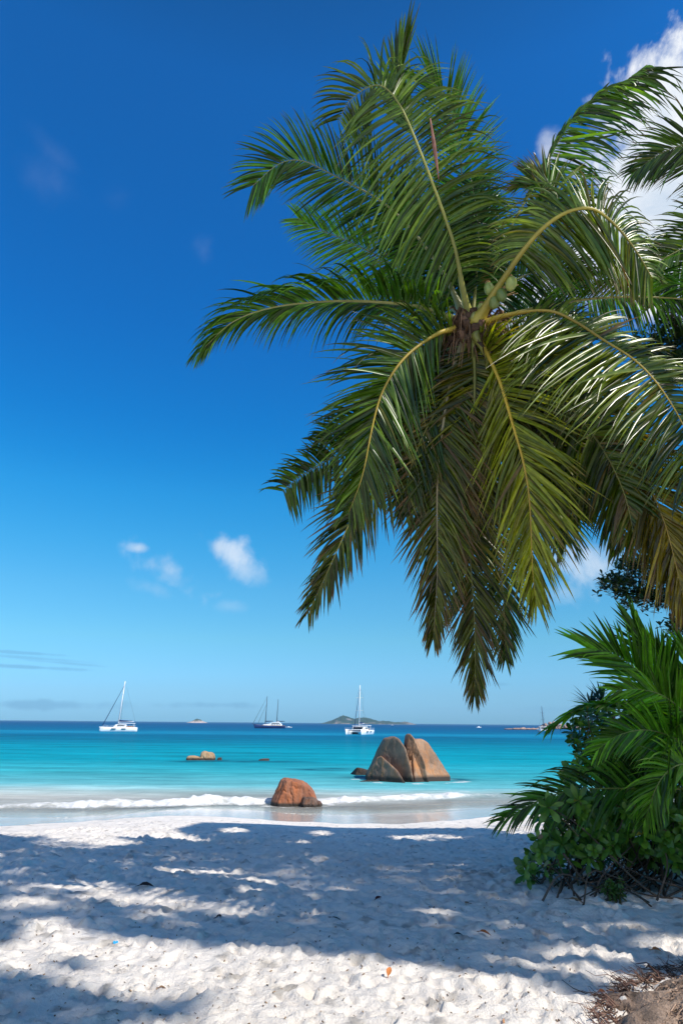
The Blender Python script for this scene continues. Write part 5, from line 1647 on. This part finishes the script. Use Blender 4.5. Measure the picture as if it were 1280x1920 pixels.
def bush(name, label, polys, t0, t1, n_ros, Lf, Wf, c1, c2, base_px, nstem, seed, up=0.6, cat='shrub', mat=None, bare=()):
    r = np.random.default_rng(seed)
    fol, stems = MB(), MB()
    base0 = onground(*base_px)
    root = empty(name, tuple(base0))
    cen = []
    allp = np.array(sum(polys, []))
    lo, hi = allp.min(0), allp.max(0)
    while len(cen) < n_ros:
        x, y = r.uniform(lo[0], hi[0]), r.uniform(lo[1], hi[1])
        if not any(inpoly(np.array([x]), np.array([y]), pp)[0] for pp in polys):
            continue
        P = at(x, y, r.uniform(t0 + (.75 if y < 1500 else 0), t1 + (.5 if y < 1500 else 0)))
        if P[2] < ground_z(P[0], P[1]) + .08:
            continue
        cen.append(P)
    cen = np.array(cen)
    mid = cen.mean(0)
    for P in cen:
        out = norm(P - mid) * np.array((.9, .8, .5)) + np.array((-.1, -.35, up)) + r.normal(size=3) * .25
        rosette(fol, P, out, r, int(r.integers(7, 14)), Lf * r.uniform(.55, 1.25), Wf, c1, c2)
        q0 = P - norm(out) * r.uniform(.15, .4) + np.array((0, 0, -.06))
        tube(stems, [q0, (q0 + P) / 2 + r.normal(size=3) * .02, P], [.008, .006], np.array((.13, .11, .05)) * r.uniform(.6, 1.3), 4, cap=False)
    for q in range(nstem):
        P = cen[r.integers(len(cen))]
        b0 = np.array((base0[0] + r.uniform(-.9, 1.0), base0[1] + r.uniform(-.35, .8), 0)); b0[2] = ground_z(b0[0], b0[1]) - .05
        m1 = b0 + (P - b0) * .35 + np.array((r.normal() * .2, r.normal() * .12, -.22 * r.random()))
        m2 = b0 + (P - b0) * .7 + r.normal(size=3) * .1
        tube(stems, [b0, m1, m2, P], [r.uniform(.008, .017), .005], np.array((.10, .07, .05)) * r.uniform(.3, 1.2), 5, m=14, cap=False)
    for pl in bare:
        tube(stems, [at(x, y, t) for x, y, t in pl], [.013, .008, .004], np.array((.11, .075, .055)) * r.uniform(.6, 1.3), 5, m=16, cap=False)
    fol.build('foliage', mat or M_BUSH, root)
    stems.build('branch', M_TWIG, root)
    tag(root, label, cat)
    return root


UP = [(1058, 1352), (1085, 1340), (1120, 1318), (1180, 1330), (1240, 1300), (1300, 1290), (1330, 1300), (1330, 1580), (1100, 1570), (1030, 1545), (1012, 1560), (1015, 1520), (1050, 1480), (1045, 1440), (1085, 1420), (1070, 1395), (1066, 1372)]
LOW = [(1018, 1535), (1000, 1575), (982, 1600), (980, 1640), (990, 1688), (1012, 1688), (1030, 1650), (1055, 1610), (1110, 1612), (1180, 1600), (1290, 1630), (1330, 1630), (1330, 1540), (1100, 1530)]
bush('beach_shrub', 'dense green beach shrub with glossy paddle leaves and bare stems on shaded sand', [UP, LOW], 7.0, 8.8, 600, .160, .070, (.030, .105, .010), (.14, .27, .024), (1170, 1672), 85, 21,
     bare=[[(1010, 1700, 6.75), (1050, 1640, 7.0), (1110, 1655, 7.1), (1180, 1625, 7.3)], [(1040, 1706, 6.7), (1090, 1708, 6.75), (1140, 1702, 6.9), (1190, 1660, 7.1)], [(1055, 1600, 7.0), (1100, 1655, 7.0), (1160, 1668, 7.0), (1240, 1640, 7.2)], [(1280, 1665, 7.0), (1200, 1640, 7.1), (1130, 1600, 7.2)], [(1110, 1700, 6.9), (1130, 1640, 7), (1200, 1570, 7.3)], [(1090, 1690, 6.9), (1060, 1650, 7), (1040, 1600, 7.1)], [(1230, 1690, 6.9), (1250, 1620, 7), (1230, 1560, 7.2)]])
bush('sprout', 'low light green sprout on the sand in front of the shrub stems', [[(1120, 1665), (1165, 1640), (1180, 1690), (1130, 1705)]], 6.78, 6.95, 16, .075, .03, (.04, .09, .012), (.08, .15, .02), (1152, 1702), 10, 22, cat='plant')
# spiky screw-pine behind
mb = MB(); st = MB()
r = np.random.default_rng(9)
sb = onground(1135, 1600)
sp_ = empty('spiky_plant', tuple(sb))
for (x, y) in ((1128, 1318), (1105, 1322), (1150, 1325)):
    P = at(x, y, 10.5)
    for q in range(34):
        d = norm(np.array((r.normal(), r.normal() * .7, abs(r.normal()) * .9 + .1)))
        leaf(mb, P, d, np.array((0, -.2, 1.0)), r.uniform(.22, .40), .035, np.array((.03, .075, .04)) * r.uniform(.6, 1.4), curl=.15, obov=False)
    tube(st, [sb, (sb + P) / 2 + r.normal(size=3) * .1, P], [.04, .025], (.14, .11, .08), 6, m=10)
mb.build('leaf_tuft', M_BUSH, sp_); st.build('stem', M_TWIG, sp_)
tag(sp_, 'spiky leaved bluish green plant peeping over the shrub', 'plant')

# ------------------------------------------------------------------ broadleaf tree at the right edge
r = np.random.default_rng(31)
tb_ = np.array((8.6, 11.0, 1.45))
tr = empty('broadleaf_tree', tuple(tb_))
tag(tr, 'broadleaf tree at the right edge whose dark leafy twigs reach below the palm fronds', 'tree')
fol, br = MB(), MB()
tube(br, [tb_ - (0, 0, .2), tb_ + (-.2, 0, 2.2), tb_ + (-.5, -.2, 4.6), tb_ + (-.3, 0, 7.2)], [.32, .22, .16, .06], (.16, .125, .10), 10, m=24)
TB = [[(1128, 1092), (1165, 1082), (1210, 1084), (1280, 1098)], [(1170, 1048), (1200, 1060), (1250, 1075)], [(1178, 1132), (1205, 1122), (1245, 1120), (1285, 1112)], [(1265, 1180), (1280, 1165), (1300, 1150)], [(1150, 1088), (1180, 1105), (1230, 1118)],
      [(1185, 655), (1230, 640), (1290, 640)], [(1240, 600), (1270, 615), (1300, 620)], [(1235, 690), (1265, 680), (1300, 670)], [(1215, 665), (1260, 660), (1300, 655)], [(1240, 720), (1270, 700), (1300, 690)]]
for pl in TB:
    t0 = 9.2 + r.uniform(-.3, .6)
    pts = [at(x, y, t0 + .3 * k) for k, (x, y) in enumerate(pl)]
    end = tb_ + np.array((-.45, -.1, max(1.5, pts[-1][2] - 1.45 - .6)))
    tube(br, [pts[0], *pts[1:], (pts[-1] + end) / 2 + (0, 0, .1), end], [.006, .02, .05], (.12, .10, .075), 5, m=22)
    S_ = catmull(pts, 26)
    for q in range(26):
        for _ in range(4):
            P = S_[q] + r.normal(size=3) * np.array((.07, .16, .055))
            rosette(fol, P, np.array((r.normal() * .4, -.3, 1.0)), r, 6, .13, .055, (.016, .045, .008), (.045, .095, .015))
# the rest of its crown, outside the picture
cnt = 0
while cnt < 900:
    P = tb_ + np.array((r.normal() * 1.9 + .6, r.normal() * 2.0, 5.2 + r.normal() * 2.0))
    x, y, t = proj(P)
    if 0 < t and -100 < x < 1330 and -100 < y < 2000 or P[2] < 2.6:
        continue
    rosette(fol, P, np.array((r.normal() * .5, r.normal() * .5, 1.0)), r, 6, .22, .10, (.016, .045, .008), (.045, .095, .015)); cnt += 1
for q in range(22):
    a = r.uniform(0, 6.28); h0 = r.uniform(2.5, 6)
    e = tb_ + np.array((math.cos(a) * 2.2 + .9, math.sin(a) * 2.2, h0 + 1.4))
    x, y, t = proj(e)
    if t > 0 and x < 1340: continue
    tube(br, [tb_ + (-.4, -.1, h0), (tb_ + (-.4, -.1, h0) + e) / 2 + r.normal(size=3) * .2, e], [.09, .02], (.16, .125, .10), 6, m=8)
fol.build('foliage', M_TREE, tr); br.build('trunk', M_TWIG, tr)

# ------------------------------------------------------------------ tall shade tree behind the photographer's right shoulder
z6 = lambda pts: [(x / 2, 1480 + y / 2) for x, y in pts]
z7 = lambda pts: [(640 + x / 2, 1480 + y / 2) for x, y in pts]
SHADE = [(-900, 1556), (0, 1568), (40, 1572), (84, 1569), (55, 1580), (100, 1601), (160, 1606), (200, 1588), (270, 1583), (222, 1569), (285, 1571), (320, 1573), (398, 1582), (328, 1556), (380, 1541), (500, 1545), (640, 1551), (790, 1555), (910, 1554), (950, 1565), (1000, 1568), (1700, 1568),
         (1700, 1735), (1280, 1758), (1200, 1764), (1170, 1782), (1065, 1782), (990, 1784), (900, 1800), (880, 1818), (840, 1814), (760, 1808), (690, 1796), (640, 1791), (500, 1781), (450, 1774), (400, 1777), (325, 1768), (280, 1766), (225, 1758), (165, 1750), (120, 1726), (95, 1720), (40, 1725), (30, 1762), (0, 1774), (-900, 1790)]
SHADE2 = [(-900, 1815), (0, 1830), (90, 1832), (105, 1856), (165, 1862), (220, 1880), (290, 1892), (370, 1874), (392, 1885), (320, 1915), (200, 1935), (-900, 2100)]
SHADE4 = [(870, 1800), (960, 1812), (1050, 1828), (1140, 1848), (1165, 1862), (1110, 1872), (1030, 1856), (950, 1836), (880, 1820)]
SHADE3 = [(95, 1810), (130, 1804), (165, 1808), (160, 1818), (100, 1818)]
LIT = [(140, 1622, 78, 9), (375, 1637, 72, 13), (370, 1609, 66, 7), (115, 1664, 36, 9), (8, 1652, 18, 8), (80, 1655, 22, 6), (440, 1558, 28, 5), (600, 1563, 22, 5), (560, 1581, 20, 4), (465, 1701, 32, 6), (400, 1700, 16, 4), (350, 1732, 18, 5), (250, 1722, 16, 5), (312, 1716, 18, 6),
       (805, 1572, 78, 6), (740, 1601, 14, 4), (810, 1715, 32, 8), (825, 1737, 36, 6), (935, 1755, 32, 5), (880, 1720, 18, 5), (960, 1737, 46, 6), (1050, 1742, 32, 5), (1065, 1752, 60, 7), (1200, 1707, 22, 5), (1255, 1705, 36, 9), (470, 1648, 20, 6), (70, 1690, 40, 8), (20, 1700, 25, 8), (1170, 1740, 60, 7), (205, 1660, 22, 5), (590, 1612, 24, 3), (520, 1612, 14, 4), (1070, 1652, 30, 4)]


def shaded(x, y):
    s_ = inpoly(x, y, SHADE) | (inpoly(x, y, SHADE2)) | inpoly(x, y, SHADE3) | inpoly(x, y, SHADE4)
    for (cx, cy, a, b_) in LIT:
        s_ &= ~(((x - cx) / a) ** 2 + ((y - cy) / b_) ** 2 < 1)
    return s_


r = np.random.default_rng(44)
NS = 260000
gxs = r.uniform(-13, 11, NS); gys = r.uniform(2.0, 24.5, NS)
gzs, _ = beach_base(gxs, gys)
X, Y, t = proj(np.stack((gxs, gys, gzs), -1))
ok = shaded(X, Y) & (t > 0)
gxs, gys, gzs = gxs[ok], gys[ok], gzs[ok]
h = r.uniform(13.5, 18.5, len(gxs)) + 0.8 * lattice(gxs, gys, 2.0, 71)
P = np.stack((gxs + SA * h, gys - SB * h, gzs + h), -1)
X, Y, t = proj(P)
vis = (t > 0) & (X > -60) & (X < 1340) & (Y > -60) & (Y < 1980)
# leave the palm's crown in the sun, with a few passing leaves
rel = P - np.array(crown + (0.1, -.2, -.6))
along = rel @ SUN
perp = np.linalg.norm(rel - along[:, None] * SUN, axis=1)
palmhit = r.random(len(P)) > np.clip((perp - 1.5) / 1.0, 0.42, 1)
for q_, rad_ in ((at(1120, 690, 6.1), 1.0), (at(1080, 430, 6.5), .9), (at(980, 900, 6.4), .7), (at(700, 330, 7.2), .9)):
    rq = P - q_
    palmhit |= (np.linalg.norm(rq - (rq @ SUN)[:, None] * SUN, axis=1) < rad_) & (r.random(len(P)) > .15)
rb_ = P - np.array((3.3, 8.2, 2.9))
pb_ = np.linalg.norm(rb_ - (rb_ @ SUN)[:, None] * SUN, axis=1)
palmhit |= (pb_ < 1.4) & (r.random(len(P)) > 0.40)
P = P[~vis & ~palmhit]
P = P[r.permutation(len(P))[:70000]]
stree_base = np.array((12.6, 0.2, 1.75))
stt = empty('shade_tree', tuple(stree_base))
tag(stt, 'tall spreading shade tree standing outside the picture and shading the sand', 'tree')
n_ = len(P)
d = r.normal(size=(n_, 3)) * np.array((1, 1, .45)); d = norm(d)
nrm = norm(np.array((0.35, -.15, 1.0)) + r.normal(size=(n_, 3)) * .35)
nrm = norm(nrm - (nrm * d).sum(1)[:, None] * d); bb = np.cross(d, nrm)
L_ = r.uniform(.16, .30, n_)[:, None]; W_ = L_ * .52
V = np.stack((P - d * L_ / 2, P - bb * W_ / 2 + nrm * .01, P + d * L_ / 2, P + bb * W_ / 2 + nrm * .01), 1).reshape(-1, 3)
ii = np.arange(n_) * 4
mb = MB()
cl = (np.array((.02, .05, .01))[None] + r.random((n_, 1)) * np.array((.03, .05, .01))[None])
mb.add(V, np.stack((ii, ii + 1, ii + 2, ii + 3), -1), np.repeat(cl, 4, axis=0))
mb.build('crown', M_TREE, stt)
mb = MB()
fork = stree_base + np.array((-.3, -1.0, 8.5))
tube(mb, [stree_base - (0, 0, .3), stree_base + (.1, -.3, 4), fork], [.6, .42, .34], (.17, .14, .115), 12, m=20)
ends = P[r.integers(0, n_, 500)]
nb = 0
for e in ends:
    m1 = fork + (e - fork) * .35 + np.array((0, 0, 1.0)); m2 = fork + (e - fork) * .7 + np.array((0, 0, .7))
    X, Y, t = proj(np.array([m1, m2, e]))
    if ((t > 0) & (X < 1330) & (X > -40) & (Y > -40)).any():
        continue
    cv = catmull([fork, m1, m2, e], 40)
    hh = cv[:, 2] - 1.5
    gx_, gy_, gt_ = proj(cv + hh[:, None] * np.array((-SA, SB, -1.0)))
    if ((gt_ > 0) & (gx_ > -20) & (gx_ < 1300) & (gy_ < 1930) & ~shaded(gx_, gy_)).sum() > 3:
        continue
    nb += 1
    if nb > 40: break
    tube(mb, [fork, m1, m2, e], [.13, .05, .012], (.17, .14, .115), 6, m=14)
mb.build('trunk', M_TWIG, stt)

# ------------------------------------------------------------------ small things on the sand
def fallen_leaf(px_, py_, L, ang, c, label, cat='leaf', name='fallen_leaf', lift=.35, curl=.5, w=.45, grp=None):
    p = onground(px_, py_)
    mb = MB()
    d = np.array((math.cos(R(ang)), math.sin(R(ang)), lift))
    leaf(mb, np.zeros(3), d, np.array((0.1, -.3, 1.0)), L, L * w, c, fold=.5, curl=curl, obov=False)
    tube(mb, [np.zeros(3), -norm(d) * L * .25 + np.array((0, 0, .004))], [.004, .002], np.array(c) * .6, 4)
    o = mb.build(name, M_DRY)
    z0 = min(v.co.z for v in o.data.vertices)
    o.location = (p[0], p[1], p[2] - z0 * .6 + .002)
    tag(o, label, cat, grp)
    return o


fallen_leaf(703, 1688, .085, 30, (.10, .02, .015), 'dark red dry leaf alone on the shaded sand', lift=.6)
fallen_leaf(727, 1838, .085, 70, (.55, .20, .06), 'orange brown curled leaf standing up at the shadow edge', lift=1.0)
fallen_leaf(898, 1756, .09, -20, (.30, .10, .035), 'brown leaf lying on shaded sand near the light tongue', lift=.2)
fallen_leaf(1223, 1799, .10, 12, (.60, .22, .08), 'bright orange leaf on sunlit sand above the root mound', lift=.15)
fallen_leaf(1122, 1862, .06, 20, (.65, .20, .06), 'small orange leaf left on the rim of the root mound', lift=.3)
fallen_leaf(1139, 1863, .055, -30, (.62, .24, .08), 'small orange leaf nearer the middle of the root mound rim', lift=.3)
fallen_leaf(944, 1916, .06, 60, (.55, .26, .10), 'tan leaf at the bottom edge of the picture', lift=.6)
fallen_leaf(260, 1671, .16, 10, (.035, .025, .02), 'large dark dry leaf lying on the shaded sand at left', lift=.25)
fallen_leaf(405, 1724, .10, 40, (.02, .018, .016), 'small black leaf on shaded sand below the long light patch', lift=.25)
fallen_leaf(852, 1755, .06, -10, (.015, .012, .012), 'small black leaf left of the brown one', lift=.35)
fallen_leaf(880, 1698, .09, 160, (.25, .15, .08), 'pale brown leaf half buried near the shrub', lift=.15)
fallen_leaf(620, 1727, .11, 5, (.05, .035, .025), 'thin dark leaf lying flat in the middle of the shade', lift=.05, w=.18)
fallen_leaf(1066, 1697, .20, 8, (.28, .16, .09), 'long dry brown leaf under the shrub edge', lift=.05, w=.25)
fallen_leaf(298, 1847, .05, 30, (.22, .13, .07), 'tiny brown leaf on the bright sand at lower left', lift=.2)
# heart-shaped scrap of blue litter
p = onground(217, 1766)
mb = MB()
a = np.linspace(0, 2 * math.pi, 40, endpoint=False)
hx = 16 * np.sin(a) ** 3; hy = 13 * np.cos(a) - 5 * np.cos(2 * a) - 2 * np.cos(3 * a) - np.cos(4 * a)
s_ = .00125
top = np.stack((hx * s_, hx * 0 - .004, hy * s_ + .020), -1); bot = top + np.array((0, .008, 0))
loft(mb, [top, bot], (0.02, .32, .62))
o = mb.build('blue_scrap', col_mat('blue_plastic', .45, .4, .1, 30, 0), smooth=False)
o.location = tuple(p); o.rotation_euler = (R(-25), 0, R(10))
tag(o, 'small heart shaped scrap of bright blue plastic on the sand', 'litter')
# twigs and coral bits
r = np.random.default_rng(88)
mb = MB()
for q in range(520):
    y_ = r.uniform(1600, 1915); x_ = r.uniform(0, 1080)
    p = onground(x_, y_)
    a_ = r.uniform(0, 3.14); ln = r.uniform(.004, .022) * (2 if r.random() < .04 else 1)
    c = np.array((.16, .11, .07)) * r.uniform(.3, 2.5)
    d_ = np.array((math.cos(a_), math.sin(a_), r.uniform(0, .4)))
    tube(mb, [p + (0, 0, .003), p + d_ * ln * .5 + (0, 0, .006), p + d_ * ln + (0, 0, .003)], r.uniform(.0015, .005), c, 4)
o = mb.build('beach_debris', M_FIBRE)
tag(o, 'scattered bits of twig and husk on the sand', 'debris', kind='stuff')

# ------------------------------------------------------------------ sea air
mb = MB()
box(mb, (-3200, -120, -12), (3200, 3700, 75), (1, 1, 1))
m = bpy.data.materials.new('haze'); m.use_nodes = True
nt = m.node_tree
nt.nodes.clear()
om = nt.nodes.new('ShaderNodeOutputMaterial'); pv = nt.nodes.new('ShaderNodeVolumePrincipled')
pv.inputs['Color'].default_value = (0.50, 0.78, 1.0, 1); pv.inputs['Density'].default_value = HAZE
nt.links.new(pv.outputs[0], om.inputs['Volume'])
hz = mb.build('haze', m, smooth=False)
tag(hz, 'thin blue sea air between the beach and the islands', 'haze', kind='stuff')
